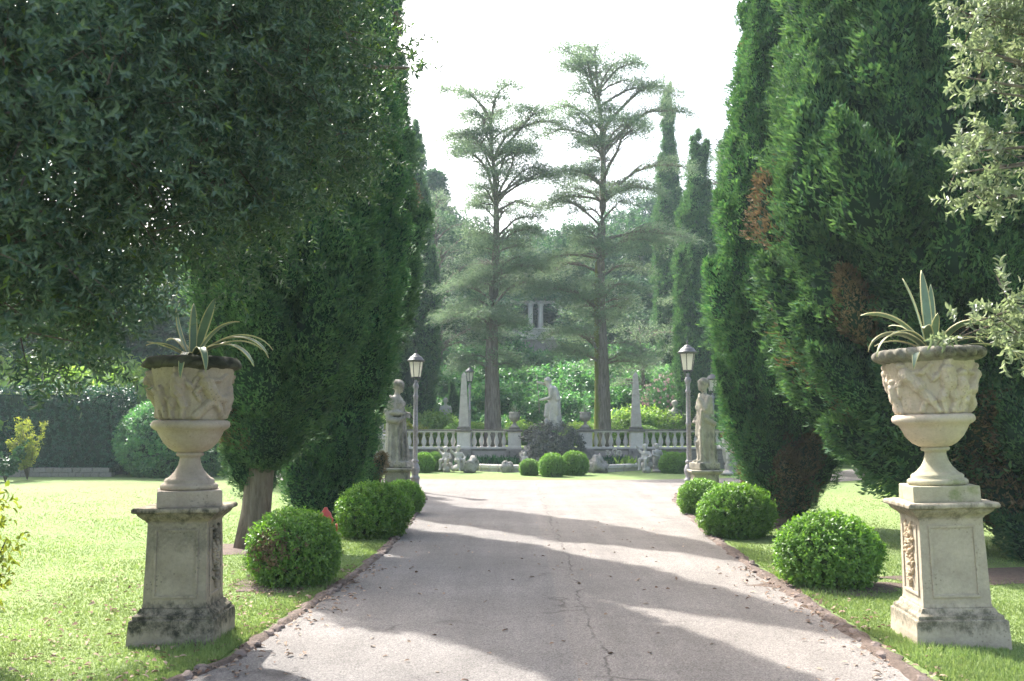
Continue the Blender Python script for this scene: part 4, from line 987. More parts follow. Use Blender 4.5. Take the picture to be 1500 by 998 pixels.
def child_statue(seat=True, seed=0):
    """small seated or standing garden figure, about 0.9 m"""
    bm = sbm(); rs = random.Random(seed)
    if seat:
        for i in range(6): ell(bm, (rs.uniform(-.16, .16), rs.uniform(-.14, .14), rs.uniform(.05, .26)), (rs.uniform(.1, .17), rs.uniform(.1, .16), rs.uniform(.08, .14)), (rs.random(), rs.random(), 0))
        ell(bm, (.02, 0, .45), (.11, .13, .13)); ell(bm, (.0, 0, .58), (.10, .135, .12)); limb(bm, [(0, 0, .66), (0, 0, .74)], [.045, .042])
        head(bm, (.01, 0, .80), .85, rs.uniform(-1, 1), 0, 1.1)
        for sg in (-1, 1):
            limb(bm, [(.03, sg * .08, .40), (.24, sg * .10, .42), (.27, sg * .09, .12)], [.075, .06, .04]); limb(bm, [(.27, sg * .09, .11), (.36, sg * .1, .09)], [.035, .025])
        a = rs.uniform(0, 1); limb(bm, [(0, .13, .63), (.05, .22, .5), (.2, .15, .48)], [.05, .042, .032]); limb(bm, [(0, -.13, .63), (-.05, -.25, .66 + .1 * a), (.05, -.27, .85)], [.05, .042, .032])
    else:
        ell(bm, (0, 0, .04), (.2, .2, .06))
        for sg in (-1, 1): limb(bm, [(0, sg * .07, .5), (.04 * sg + .02, sg * .09, .28), (-.02, sg * .09, .05)], [.085, .06, .042]); limb(bm, [(-.02, sg * .09, .05), (.08, sg * .1, .04)], [.04, .03])
        ell(bm, (0, 0, .55), (.11, .14, .13)); ell(bm, (0, 0, .72), (.10, .145, .14)); limb(bm, [(0, 0, .82), (0, 0, .9)], [.045, .042]); head(bm, (.01, 0, .97), .85, rs.uniform(-.6, .6), 0, 1.1)
        limb(bm, [(0, .15, .79), (.02, .24, .6), (.1, .2, .46)], [.05, .042, .032]); limb(bm, [(0, -.15, .79), (.08, -.22, .64), (.14, -.06, .6)], [.05, .042, .032])
        drape(bm, [(.05, -.1, 0, .10, .13, .12), (.3, -.09, 0, .09, .12, .12), (.55, -.05, 0, .12, .15, .08), (.62, -.02, 0, .12, .15, .06)], 40, 7)
    return finish('child_statue', bm, 0.02, 0.006, 2)
def herm_statue():
    bm = sbm()
    bx(bm, -.15, .15, -.13, .13, 0, .85, 1.15, 0.01); drape(bm, [(.8, 0, 0, .2, .17, .06), (1.0, 0, 0, .2, .17, .06), (1.2, 0, 0, .22, .15, .04), (1.33, 0, 0, .10, .10, 0)], 40, 7)
    limb(bm, [(0, 0, 1.3), (0, -.01, 1.42)], [.06, .055]); head(bm, (0, -.02, 1.49), 1.1, -PI / 2, 0, 1.2, True)
    limb(bm, [(.2, 0, 1.24), (.25, -.04, 1.0), (.06, -.16, .95)], [.06, .055, .045]); limb(bm, [(-.2, 0, 1.24), (-.25, -.03, 1.0), (-.2, -.12, .82)], [.06, .055, .045])
    return finish('herm_statue', bm, 0.022)

def statue_pedestal(loc, label, mat):
    t = thing('statue_pedestal', loc, label, 'pedestal', None)
    link('base', square_profile('statue_base', [(0.33, -0.02), (0.33, .10), (0.30, .13)], 0.006, 0.004), mat, t)
    link('shaft', square_profile('statue_shaft', [(0.27, .1305), (0.265, .50)], 0.006, 0.004), mat, t)
    link('cap', square_profile('statue_cap', [(0.275, .5005), (0.30, .525), (0.335, .545), (0.345, .56), (0.345, .59), (0.33, .60)], 0.004, 0.003), mat, t)
SLX, SLD, SRX, SRD = at(583, 650, 22.4).x, 22.4, at(1031, 650, 21.4).x, 21.4
statue_pedestal((SLX, SLD, 0), 'mossy stone block pedestal under the draped woman', 'statue_moss')
statue_pedestal((SRX, SRD, 0), 'mossy stone block pedestal under the cloaked youth', 'statue_moss')
tag(link('statue', woman_statue(), 'statue', None, (SLX, SLD, .60), (0, 0, R(-14)), (1.15, 1.15, 1.105)), 'grey stone statue of a draped woman with forearms folded at her waist', 'statue', 'statues beside the lamp posts')
tag(link('statue', man_statue(), 'statue_moss', None, (SRX, SRD, .60), (0, 0, R(22)), (1.05, 1.05, 1.13)), 'mossy stone statue of a cloaked youth raising a hand to his chin', 'statue', 'statues beside the lamp posts')

# ------------------------------------------------------------------ lamp posts
def lamp_post(loc, label, s=1.0, rz=0.2, group='lamp posts along the drive'):
    t = thing('lamp_post', loc, label, 'lamp', group, rz, s)
    link('base', lathe('lamp_base', [(0, 0), (.13, 0), (.13, .05), (.11, .07), (.105, .30), (.12, .32), (.12, .35), (.085, .38), (.08, .42), (.11, .50), (.115, .56), (.10, .62), (.07, .68), (.06, .70), (.085, .72), (.085, .75), (.06, .78)], 24), 'lamp', t)
    link('pole', lathe('lamp_pole', [(.058, .775), (.056, 1.0), (.054, 1.55), (.066, 1.57), (.066, 1.60), (.052, 1.62), (.048, 2.25), (.062, 2.28), (.062, 2.31), (.044, 2.34), (.046, 2.46), (.07, 2.52), (.075, 2.56), (.05, 2.60), (.035, 2.66), (.03, 2.70)], 16, lambda p, z, r: np.where((z > .8) & (z < 2.45), 0.0035 * np.cos(p * 8), 0)), 'lamp', t)
    n = 6; zb, zt, rb, rt = 2.76, 3.14, .115, .175
    bm = bmesh.new()
    for k in range(4):      # scrolled arms under the lantern
        a = k * PI / 2 + .4; tube(bm, [(math.cos(a) * r_, math.sin(a) * r_, z_) for r_, z_ in ((.03, 2.62), (.085, 2.66), (.10, 2.72), (.09, 2.77))], [.011] * 4, 6)
    for k in range(n):
        a = 2 * PI * k / n; c, s_ = math.cos(a), math.sin(a); a2 = 2 * PI * (k + 1) / n
        tube(bm, [(c * rb, s_ * rb, zb), (c * rt, s_ * rt, zt)], [.010, .010], 6)
        for z_, r_ in ((zb, rb), (zt, rt)): tube(bm, [(c * r_, s_ * r_, z_), (math.cos(a2) * r_, math.sin(a2) * r_, z_)], [.012, .012], 6)
    fr = link('lantern', bm_mesh('lantern_frame', bm), 'lamp_dark', t)
    for k in range(n):
        a, a2 = 2 * PI * k / n, 2 * PI * (k + 1) / n
        f = 0.965
        V = [(math.cos(q) * r_ * f, math.sin(q) * r_ * f, z_) for q, r_, z_ in ((a, rb, zb), (a2, rb, zb), (a2, rt, zt), (a, rt, zt))]
        link('pane', np_mesh('lantern_pane', V, [[0, 1, 2, 3]]), 'glass', fr)
    rf = link('lantern_roof', lathe('lantern_roof', [(0, 3.135), (.17, 3.14), (.215, 3.15), (.22, 3.175), (.19, 3.19), (.17, 3.21), (.15, 3.25), (.11, 3.275), (.09, 3.28), (.085, 3.30), (.05, 3.33), (.02, 3.34)], 24), 'lamp_dark', t)
    link('finial', lathe('lantern_finial', [(.02, 3.335), (.012, 3.36), (.026, 3.385), (.02, 3.405), (.006, 3.43), (0, 3.45)], 12), 'lamp_dark', rf)
    return t
l1 = lamp_post((at(608, 700, 22.9).x, 22.9, 0.008), 'grey fluted lamp post with glazed lantern beside the draped woman', 0.985)
l2 = lamp_post((at(1013, 700, 21.5).x, 21.75, 0.008), 'grey fluted lamp post with glazed lantern behind the cloaked youth', 1.02)
lamp_post((at(688, 600, 37.2).x, 37.2, .7), 'distant lamp post on the terrace with its lantern above an obelisk', 0.93, 0.5)
lamp_post((at(1044, 600, 31.0).x, 31.0, 0), 'slim lamp post on the lawn edge half hidden by the cypress', 0.97, 0.7)

# ------------------------------------------------------------------ fountain group
fx, fy = XC, 34.3
t = thing('rockery', (fx, fy, 0), 'heaped grey rock mound with grey-green plants beneath the bowed statue', 'rockery')
RK = [rock_mesh('rock', 20 + i, 3, 1, 1, .8, .5) for i in range(5)]
for me in RK: me.materials.append(M['rock'])
rs = random.Random(5)
for i in range(46):
    a = rs.uniform(0, 2 * PI); lv = rs.random(); z = lv * 1.15; rr = (1.0 - 0.35 * lv) * rs.uniform(.6, 1.0); s = rs.uniform(.16, .34)
    link('rock', RK[i % 5], None, t, (math.cos(a) * rr * .95, math.sin(a) * rr * .6, z), (rs.random(), rs.random(), rs.random() * 6), s)
link('rock', RK[0], None, t, (0, .1, .62), None, (.72, .5, .85)); link('rock', RK[1], None, t, (-.85, -.1, .35), None, (.26, .3, .5)); link('rock', RK[2], None, t, (.88, -.1, .4), None, (.26, .3, .5))
d = rdir(1500); d = d[d[:, 1] < .35]; Pk = d * np.array([1.02, .72, .82]) * RNG.uniform(.9, 1.12, (len(d), 1)) + np.array([0, 0, .72]); Pk = Pk[Pk[:, 2] > .15]
kk = (fbm(Pk, 2.0, 9) > -0.25); Pk = Pk[kk]
link('rockery_plants', leaf_mesh('rockery_plants', shoots(Pk, unit(Pk - np.array([0, 0, .5])) + np.array([0, -.2, .4]), 7, .16, .10, .045, .8, T_DIA)), 'greyivy', t)['kind'] = 'stuff'
fs = link('statue', fountain_statue(), 'statue_pale', None, (fx + .02, fy - .05, 1.40), (0, 0, 0), 1.08)
tag(fs, 'pale stone statue of a bowed bearded figure holding a staff, on the rock mound', 'statue')
link('staff', tube_mesh('staff', [([(-.40, -.06, .55), (-.42, -.02, 1.1), (-.47, .02, 1.62), (-.485, .03, 1.84)], [.014, .014, .014, .008])], 8), 'rough_wall', fs)
# raised stone basin rim, in separate kerb blocks
t = thing('basin', (fx, 34.6, 0), 'low curved stone basin rim in front of the rock mound', 'basin')
nseg = 26
for i in range(nseg):
    a0 = PI + PI * i / nseg + .006; a1 = PI + PI * (i + 1) / nseg - .006; bm = bmesh.new(); pr_ = []
    for a in (a0, (a0 + a1) / 2, a1):
        pr_.append([bm.verts.new((math.cos(a) * 3.25 * q, math.sin(a) * 2.3 * q, z)) for q, z in ((1, -.02), (1.0, .10), (1.02, .12), (1.02, .22), (.99, .24), (.93, .24), (.92, -.02))])
    for A_, B_ in zip(pr_, pr_[1:]):
        for k in range(6): bm.faces.new((A_[k], B_[k], B_[k + 1], A_[k + 1]))
    bm.faces.new(pr_[0]); bm.faces.new(pr_[-1][::-1])
    link('kerb_block', bm_mesh('basin_block', bm), 'balu', t)
V = [(0, -.0, .13)] + [(math.cos(PI + PI * i / 30) * 3.05, math.sin(PI + PI * i / 30) * 2.1, .13) for i in range(31)]
wm, wnt, wb, _ = newmat('basin_water'); wb.inputs['Base Color'].default_value = (.03, .05, .04, 1); wb.inputs['Roughness'].default_value = .08
bump(wnt, wb, noise(wnt, coords(wnt), 5, 3), .15, .02)
tag(link('water', np_mesh('water', V, [[0, i + 1, i + 2] for i in range(30)]), wm, None, (fx, 34.6, 0)), kind='structure')

CH = [child_statue(True, 1), child_statue(True, 4), child_statue(False, 2)]
for me in CH: me.materials.append(M['statue_pale'])
def fig(k, px, D, z, s, rz, label, mat=None):
    tag(link('garden_figure', CH[k], None, None, (at(px, 650, D).x, D, z), (0, 0, R(rz)), s), label, 'statue', 'small stone figures round the basin')
fig(0, 653, 32.6, 0, .95, -110, 'seated stone child figure below the balustrade next to two clipped balls')
fig(1, 671, 32.2, 0, 1.0, -60, 'seated stone child with raised arm against the rough pier under the obelisk')
fig(0, 945, 32.2, 0, 1.05, -120, 'seated stone child in front of the pier carrying the bare obelisk')
fig(2, 962, 32.5, 0, .9, -70, 'small standing stone child behind a pair of clipped balls')
fig(1, 768, 33.0, .1, .62, -90, 'tiny seated figure tucked at the foot of the rock mound')
fig(2, 556, 31.5, 0, 1.55, -60, 'pale standing stone figure on the grass behind the draped woman')
fig(2, 1066, 30.5, 0, 1.42, 200, 'pale standing stone figure on the grass behind the cloaked youth')
for px, D, s, lab in ((743, 32.3, .22, 'grey boulder on the basin rim beside dark leafy plants'), (876, 32.2, .36, 'grey jagged boulder heap on the basin rim by the clipped balls'), (690, 32.2, .3, 'low jagged boulder at the foot of the seated child')):
    o = tag(link('boulder', rock_mesh('boulder', px, 3, 1, .8, 1.0, .6), 'rock', None, (at(px, 600, D).x, D, s * .7), (0, 0, 1), s), lab, 'rock', 'boulders round the basin')
def clump(px, D, n, h, label, mat, w_=.5, z=0.1, flowers=0):
    c = Vector((at(px, 600, D).x, D, z)); t = thing('leafy_clump', c, label, 'plant', 'plants in the basin bed')
    k = int(n); P = np.stack([RNG.normal(0, w_ * .5, k), RNG.normal(0, .18, k), np.zeros(k)], -1); D_ = np.stack([RNG.normal(0, .55, k), RNG.normal(0, .55, k), np.ones(k)], -1)
    link('leaves', leaf_mesh('clump', leaves(P, D_, rdir(k), h * RNG.uniform(.6, 1.2, k), .07, T_LEAF)), mat, t)
    for i in range(flowers):
        x = random.uniform(-w_, w_); H = random.uniform(1.2, 1.7) * h
        link('flower_stem', tube_mesh('flower_stem', [([(x, 0, 0), (x + .02, 0, H)], [.008, .006])], 5), 'bright', t)
        dd = rdir(60); link('flower_head', leaf_mesh('flower_head', leaves(dd * .07 + np.array([x + .02, 0, H]), dd, rdir(60), .05, .03)), 'white_flower', t)
clump(715, 34.2, 420, .42, 'broad dark leafy clump in the basin bed beside the seated child with raised arm', 'darkplant', .9, .1, 0)
clump(748, 34.3, 160, .34, 'small dark clump tight against the rock mound', 'darkplant', .35, .1, 0)
clump(898, 34.2, 260, .40, 'dark leafy clump with white flower heads beside the rock mound', 'darkplant', .6, .1, 3)
clump(916, 33.9, 130, .40, 'pale hosta clump leaning on the pier base', 'bright', .3, .1, 0)
# small planted urns on the piers
def small_urn(x, label):
    t = thing('planted_urn', (XC + x, BY, 1.421), label, 'urn', 'planted urns on the balustrade')
    link('plinth', square_profile('small_plinth', [(.2, 0), (.2, .06), (.17, .08)], .005), 'coping', t)
    link('vase', lathe('small_vase', [(0, .08), (.15, .08), (.15, .11), (.08, .17), (.055, .24), (.06, .27), (.14, .32), (.20, .40), (.21, .50), (.185, .56), (.20, .58), (.205, .62), (.19, .64), (.17, .63), (0, .62)], 32), 'statue', t)
    for i in range(16):
        o = link('leaf', SAG[i % 3], None, t, (0, 0, .62), (0, 0, i * 2.4))
SAG = [agave_leaf_mesh('small_agave_leaf', .36, .018, R(75), R(20)), agave_leaf_mesh('small_agave_leaf', .34, .018, R(50), R(35)), agave_leaf_mesh('small_agave_leaf', .3, .018, R(28), R(45))]
small_urn(-1.30, 'small stone urn of spiky leaves on the pier beside the plain grey cedar trunk')
small_urn(1.30, 'small stone urn of spiky leaves on the pier beside the mossy cedar trunk')

# ------------------------------------------------------------------ clipped box balls
BOXM = []
for i in range(3):
    a = bush_mesh('box_ball', .48, .385, 2600, .042, .025, .10, 7, i, T_DIA, (.86, 1.03), -.8, .085); a.materials.append(M['box'])
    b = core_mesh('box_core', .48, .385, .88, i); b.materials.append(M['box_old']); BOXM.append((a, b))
def ball(px, py, wpx, hpx, i, label, group='clipped box balls', D=None):
    g = gnd(px, py) if D is None else Vector((at(px, py, D).x, D, 0))
    sc = wpx / FPX * g.y; sz = hpx / FPX * g.y / .74
    t = thing('box_ball', g + Vector((0, sc * .32, 0)), label, 'bush', group, i * 1.3)
    for n, me in (('foliage', BOXM[i % 3][0]), ('inner_branches', BOXM[i % 3][1])):
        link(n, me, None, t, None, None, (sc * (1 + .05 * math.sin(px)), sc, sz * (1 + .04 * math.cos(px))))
    if wpx > 45:
        link('stem', tube_mesh('stem', [([(0, 0, -.02), (0.01, 0, .2)], [.05, .04])], 8), 'twig', t)
    return t
bb = ball(421, 862, 128, 101, 0, 'clipped box ball next to the shaded pedestal, with a patch of browned leaves')
d_ = unit(np.array([[-.35, -.85, .25]]) + RNG.normal(0, .26, (130, 3))); P_ = d_ * np.array([.40, .40, .33]) * 1.02 + np.array([0, 0, .31])
bo = link('browned_leaves', leaf_mesh('browned_leaves', shoots(P_, d_ + np.array([0, 0, .4]), 6, .07, .04, .022, .7, T_DIA)), 'cyp_dead', bb)
ball(543, 790, 103, 80, 1, 'broad clipped box ball between a browned ball and a small one')
ball(588, 755, 54, 50, 2, 'small clipped box ball at the foot of the draped woman')
ball(1230, 866, 142, 104, 1, 'large clipped box ball beside the pale pedestal')
ball(1087, 790, 100, 73, 2, 'broad clipped box ball in front of the bushy cypress trunk')
ball(1032, 756, 62, 50, 0, 'small clipped box ball at the foot of the cloaked youth')
FAR = 'clipped box balls on the far lawn'
ball(776, 697, 29, 24, 0, 'smallest of the three clipped balls before the rock mound', FAR)
ball(810, 699, 38, 32, 1, 'middle one of the three clipped balls before the rock mound', FAR)
ball(842, 697, 37, 33, 2, 'clipped ball before the rock mound nearest the boulder heap', FAR)
ball(620, 693, 30, 29, 1, 'clipped ball on the far lawn showing beside the first lamp post', FAR)
ball(637, 691, 28, 28, 0, 'clipped ball on the far lawn next to the seated stone child', FAR)
ball(573, 692, 20, 22, 2, 'clipped ball on the far lawn half hidden by the draped woman', FAR)
ball(989, 694, 38, 31, 2, 'clipped ball on the far lawn beside the cloaked youth', FAR)
ball(973, 691, 24, 28, 1, 'clipped ball on the far lawn next to the small standing stone child', FAR)
ball(1003, 690, 18, 26, 0, 'clipped ball on the far lawn behind the lamp post', FAR)

# ------------------------------------------------------------------ cypresses along the drive
CG = 'cypresses along the drive'
def gx_(px, D): return at(px, 700, D).x
cypress('cypress_tree', 'near cypress with a bare trunk rising behind the shaded urn', (gx_(372, 12.6), 12.6, 0),
        [(1.0, .3), (1.2, .5), (1.5, .68), (1.9, .88), (2.2, 1.05), (2.9, 1.25), (4.2, 1.3), (5.5, 1.1), (7.5, .72), (9.5, .38), (11, .08)],
        ((0, 0, 0), (1, .08, 0), (2.9, .32, 0), (6, .45, 0), (11, .5, 0)), 210, 690, 1.15, .088, .036, .19, .045, 'cyp', CG, .24, 1, 4.5)
cypress('cypress_tree', 'bright green bushy cypress beside the red hydrant', (gx_(472, 15.6), 15.6, 0),
        [(.15, .2), (.35, .45), (.8, .60), (1.5, .72), (2.3, .8), (3, .98), (4, 1.1), (6, 1.0), (8.5, .62), (10.6, .08)],
        ((0, 0, 0), (1.4, .18, 0), (3, .30, 0), (10, .35, 0)), 190, 720, 1.25, .09, .036, .16, .0, 'cyp_fresh', CG, .22, 2)
cypress('cypress_tree', 'tall cypress with a few brown patches behind the draped woman', (gx_(533, 20.5), 20.5, 0),
        [(.3, .25), (.8, .4), (2.4, .5), (3.3, .85), (4.3, 1.12), (6, 1.1), (8.5, .8), (11, .45), (12.4, .06)],
        ((0, 0, 0), (4, .05, 0), (12, .25, 0)), 170, 460, 1.3, .11, .045, .16, .03, 'cyp', CG, .24, 3)
cypress('cypress_tree', 'tall cypress behind the clipped round shrub, seen above the lawn', (-7.4, 27.5, 0),
        [(.3, .3), (1, .8), (4, 1.2), (8, 1.1), (11, .6), (13, .06)], ((0, 0, 0), (13, .2, 0)), 120, 240, 1.5, .15, .085, .18, .02, 'cyp', CG, .24, 4)
cypress('cypress_tree', 'full cypress with its trunk showing above the grass beside the round box balls', (gx_(1158, 15.4), 15.4, 0),
        [(.5, .4), (.75, .68), (1.0, .84), (1.4, .98), (2.1, 1.12), (3.3, 1.22), (4.3, 1.14), (5.2, 1.02), (6.2, .86), (8.4, .6), (10.6, .06)],
        ((0, 0, 0), (3, -.02, 0), (10, -.08, 0)), 210, 690, 1.15, .088, .036, .2, .04, 'cyp_fresh', CG, .22, 5)
cypress('juniper_tree', 'huge spreading evergreen with browned underside behind the pale urn', (5.55, 12.4, 0),
        [(1.45, 1.0), (1.8, 1.55), (2.3, 2.0), (2.8, 2.3), (3.6, 2.45), (5, 2.4), (7.5, 1.95), (10, 1.25), (12.5, .1)],
        ((0, 0, 0), (3, .05, 0), (12, 0, 0)), 300, 740, 1.45, .088, .037, .24, .14, 'cyp', None, .24, 6, 2.9, .7, 9)
cypress('juniper_tree', 'dark low evergreen sweeping to the ground behind the pale pedestal', (7.25, 11.6, 0),
        [(.15, 1.3), (.6, 1.7), (1.5, 1.85), (3, 2.0), (6, 1.7), (8.5, 1.0), (10, .1)], ((0, 0, 0), (12, 0, 0)), 170, 420, 1.3, .10, .058, .24, .10, 'cyp', None, .26, 7, 2.0, .7, 4)
for (px, D, H, wd, lab) in ((1028, 42, 15.5, 1.35, 'tall pale-green cypress beyond the balustrade beside the oleander'), (985, 52, 17.5, 1.1, 'slim far cypress behind the mossy cedar crown'),
                            (1075, 47, 15, 1.6, 'broad far cypress behind the slim lamp post'), (600, 44, 15.2, 1.5, 'far cypress behind the first lamp post and its lantern')):
    x = gx_(px, D); z = hz(x, D)
    cypress('far_cypress', lab, (x, D, z), [(.2, .3), (1, wd * .7), (4, wd), (H * .5, wd * .95), (H * .8, wd * .5), (H, .05)], ((0, 0, 0), (H, .1, 0)), 120, 160, 1.7, .20, .13, .2, 0, 'cyp_fresh', 'far cypresses beyond the balustrade', .2, int(px))
SMC = cypress('small_cypress', 'young pencil cypress on the slope standing behind the lamp post of the draped woman', (gx_(634, 47), 47, hz(gx_(634, 47), 47)), [(.0, .2), (.6, .35), (1.6, .36), (2.6, .05)], ((0, 0, 0), (3, 0, 0)), 26, 90, .9, .11, .05, .05, 0, 'cyp_fresh', 'young cypresses on the slope', .1, 77)
for px, D, lb_ in ((662, 45, 'young pencil cypress standing right beside the weathered herm'), (712, 49, 'young pencil cypress on the slope behind the plain grey cedar trunk')):
    c = dup(SMC); c['label'] = lb_; c.location = (gx_(px, D), D, hz(gx_(px, D), D)); c.rotation_euler = (0, 0, px)

# ------------------------------------------------------------------ cedars on the terrace
cedar('cedar_tree', 'flat-topped cedar with a plain grey trunk on the terrace', (gx_(722, 39), 39, .69), 14.0,
      [(0, 1.5), (3.2, 1.5), (5, 1.9), (7, 2.1), (8.6, 1.5), (10.3, 2.2), (12.6, 2.5), (14.0, 1.5)], 3.2, .38, 90, 3, 'cedar', 'cedar_bark', 'cedars on the terrace')
cedar('cedar_tree', 'tallest cedar with a moss-streaked trunk on the terrace', (gx_(883, 39), 39, .69), 17.0,
      [(0, 1.7), (3.0, 1.8), (5, 2.0), (7, 2.9), (11, 2.9), (14, 2.4), (15.6, 1.2), (17, .4)], 2.8, .37, 88, 8, 'cedar', 'cedar_bark_moss', 'cedars on the terrace')
cedar('cedar_tree', 'cedar leaning behind the flat-topped one, its low boughs spreading', (gx_(640, 50), 50, hz(gx_(640, 50), 50)), 11.5,
      [(0, 2.2), (4, 3.0), (8, 2.4), (11.5, .4)], 1.8, .3, 46, 12, 'cedar', 'cedar_bark', 'cedars on the slope', 26, 22)
cedar('cedar_tree', 'cedar spreading thin boughs above the oleander and far cypress', (gx_(1068, 44), 44, hz(gx_(1068, 44), 44)), 14.2,
      [(0, 2.0), (4, 2.6), (10, 2.4), (14.2, 1.0)], 2.0, .3, 46, 15, 'cedar', 'cedar_bark', 'cedars on the slope', 26, 22)
cedar('cedar_tree', 'low cedar bough spreading behind the bare obelisk', (gx_(945, 46), 46, hz(gx_(945, 46), 46)), 5.2,
      [(0, 1.6), (2, 2.0), (4, 1.4), (5.2, .3)], 1.2, .14, 22, 21, 'cedar', 'cedar_bark', 'cedars on the slope', 24, 20)

# ------------------------------------------------------------------ pergola with its wall on the hill
PX, PD = gx_(806, 60), 60.0
pz = 6.9
t = thing('pergola_terrace_wall', (PX, PD, 0), 'pinkish plastered terrace wall on the hill below the columns', 'wall')
link('wall_body', box_mesh('wall_body', -1.9, 1.95, -.3, .6, 3.6, pz - .02, 1, .02), 'plaster', t)
link('parapet', box_mesh('parapet', -2.6, 2.7, -.42, -.05, pz, pz + .62, 1, .02), 'balu', t)
link('coping', box_mesh('coping', -2.65, 2.75, -.48, .02, pz + .622, pz + .72, 1, .02), 'balu', t)
t = thing('pergola', (PX, PD + .5, pz), 'white-columned pergola on the hill between the cedars', 'pergola')
CLM = lathe('column', [(.24, 0), (.24, .1), (.19, .14), (.17, .3), (.155, 2.1), (.15, 2.2), (.2, 2.26), (.2, 2.34)], 20); CLM.materials.append(M['balu'])
for x in (-2.6, -1.2, -.55, .75, 2.0): link('column', CLM, None, t, (x, 0, 0))
for x in (-2.6, -.55, .75, 2.0): link('column', CLM, None, t, (x, 2.2, 0))
link('beam', box_mesh('beam', -3, 2.4, -.14, .14, 2.342, 2.55, 1, .01), 'obelisk', t); link('beam', box_mesh('beam', -3, 2.4, 2.06, 2.34, 2.342, 2.55, 1, .01), 'obelisk', t)
for i in range(9): link('rafter', box_mesh('rafter', -2.8 + i * .62, -2.7 + i * .62, -.4, 2.6, 2.552, 2.66, 1, .01), 'twig', t)
pv = np.stack([RNG.uniform(-3, 2.4, 700), RNG.uniform(-.6, 2.6, 700), RNG.uniform(2.55, 3.1, 700)], -1)
link('climbing_plant', leaf_mesh('pergola_vine', shoots(pv, rdir(700), 8, .3, .13, .08, .8, T_DIA)), 'fargreen', t)['kind'] = 'stuff'

# ------------------------------------------------------------------ shrubs on the planted slope
SHM = []
for i in range(4):
    lob = [(random.gauss(0, .45), random.gauss(0, .4), random.uniform(.35, .8), random.uniform(.45, .7), random.uniform(.4, .6)) for _ in range(7)]
    SHM.append((clump_tree_mesh('shrub_%d' % i, lob, 1150, .16, .072, 7, i, .3), core_mesh('shrub_core', .75, .55, .8, i)))
for a, b in SHM: b.materials.append(M['cyp_core'])
SHV = {}
def shrub(x, y, s, mat, i, label, group, z=None):
    key = (i % 4, mat)
    if key not in SHV:
        me = SHM[i % 4][0].copy(); me.materials.clear(); me.materials.append(M[mat]); SHV[key] = me
    t = thing('shrub', (x, y, hz(x, y) - .05 if z is None else z), label, 'shrub', group, i * 1.7, s)
    link('foliage', SHV[key], None, t); link('inner_branches', SHM[i % 4][1], None, t)
    return t
rs = random.Random(31); k = 0
SL = 'laurel shrubs massed on the slope'
for D, n, s0 in ((44.0, 12, 1.0), (46.5, 12, 1.25), (49.5, 12, 1.5), (53, 11, 1.7), (57, 10, 1.8)):
    for i in range(n):
        px = 545 + 530 * (i + rs.uniform(.2, .8)) / n; x = gx_(px, D); k += 1
        if D > 51 and 740 < px < 875: s1 = s0 * .6
        else: s1 = s0
        shrub(x, D + rs.uniform(-.9, .9), s1 * rs.uniform(.85, 1.2), 'laurel', k, 'dark green laurel shrub massed with others on the planted slope', SL)
for px, D, s, mat, lab in ((540, 41.5, 1.0, 'bright', 'pale leafy shrub at the cypress edge above the rough wall'), (560, 43.0, 1.2, 'bright', 'pale leafy shrub flowering behind the draped woman'), (612, 42.0, 1.1, 'bright', 'rounded bright shrub above the balustrade behind the lamp post'),
    (640, 43.5, .9, 'bright', 'rounded bright shrub near the weathered herm'), (915, 42.0, 1.0, 'bright', 'bright green shrub between the mossy trunk and the bare obelisk'), (962, 42.3, 1.15, 'bright', 'bright green shrub beside the bare obelisk'),
    (905, 43.6, 1.0, 'bright', 'bright green shrub just behind the mossy trunk'), (1010, 42.3, 1.0, 'bright', 'bright green shrub at the foot of the oleander'), (585, 40.6, .8, 'yellow', 'yellow-green low shrub seen above the coping by the draped woman'),
    (700, 41.5, .7, 'bright', 'low bright shrub between the obelisk and the plain trunk'), (765, 42.5, .75, 'bright', 'low bright shrub behind the first planted urn'), (850, 42.0, .7, 'bright', 'low bright shrub behind the second planted urn')):
    k += 1; shrub(gx_(px, D), D, s, mat, k, lab, 'bright shrubs along the terrace', hz(gx_(px, D), D) if D > 43 else .68)
for px, D, s, lab in ((672, 38.5, .85, 'clipped round shrub behind the obelisk on the terrace lawn'), (697, 39.6, .75, 'clipped round shrub between the obelisk and the plain cedar trunk'), (948, 38.5, .75, 'flattened clipped shrub behind the bare obelisk')):
    t = thing('box_ball', (gx_(px, D), D, .68), lab, 'bush', 'clipped shrubs on the terrace')
    link('foliage', BOXM[0][0], None, t, None, None, s * 1.5); link('inner_branches', BOXM[0][1], None, t, None, None, s * 1.5)
# flowers
def flowers(px, D, z, n, rx, rz_, mat, label, leafmat='laurel', name='flowering_shrub', s=1.0):
    x = gx_(px, D); t = thing(name, (x, D, z), label, 'shrub', None)
    d = rdir(int(n * 2.2)); P = d * np.array([rx, rx * .8, rz_]) * RNG.uniform(.5, 1.0, (len(d), 1)) + np.array([0, 0, rz_])
    link('foliage', leaf_mesh('flower_leaves', shoots(P, d + np.array([0, 0, .6]), 8, .3, .15, .04, .7, T_DIA)), leafmat, t)
    d = rdir(n); d = d[d[:, 1] < .5]; P = d * np.array([rx, rx * .8, rz_]) * RNG.uniform(.9, 1.12, (len(d), 1)) + np.array([0, 0, rz_])
    link('blossom', leaf_mesh('blossom', shoots(P, d + np.array([0, 0, .2]), 9, .09, .075, .06, .9, T_DIA)), mat, t)
    link('stem', tube_mesh('stem', [([(0, 0, -.1), (0, 0, rz_)], [.06, .03])], 6), 'twig', t)
flowers(988, 43.5, 1.6, 300, 1.25, 1.15, 'pink', 'tall oleander with pink blossom behind a pale herm', 'laurel', 'oleander')
flowers(668, 43.6, 1.0, 90, .7, .3, 'flower_red', 'low red-flowered shrub beside the pencil cypress', 'bright')
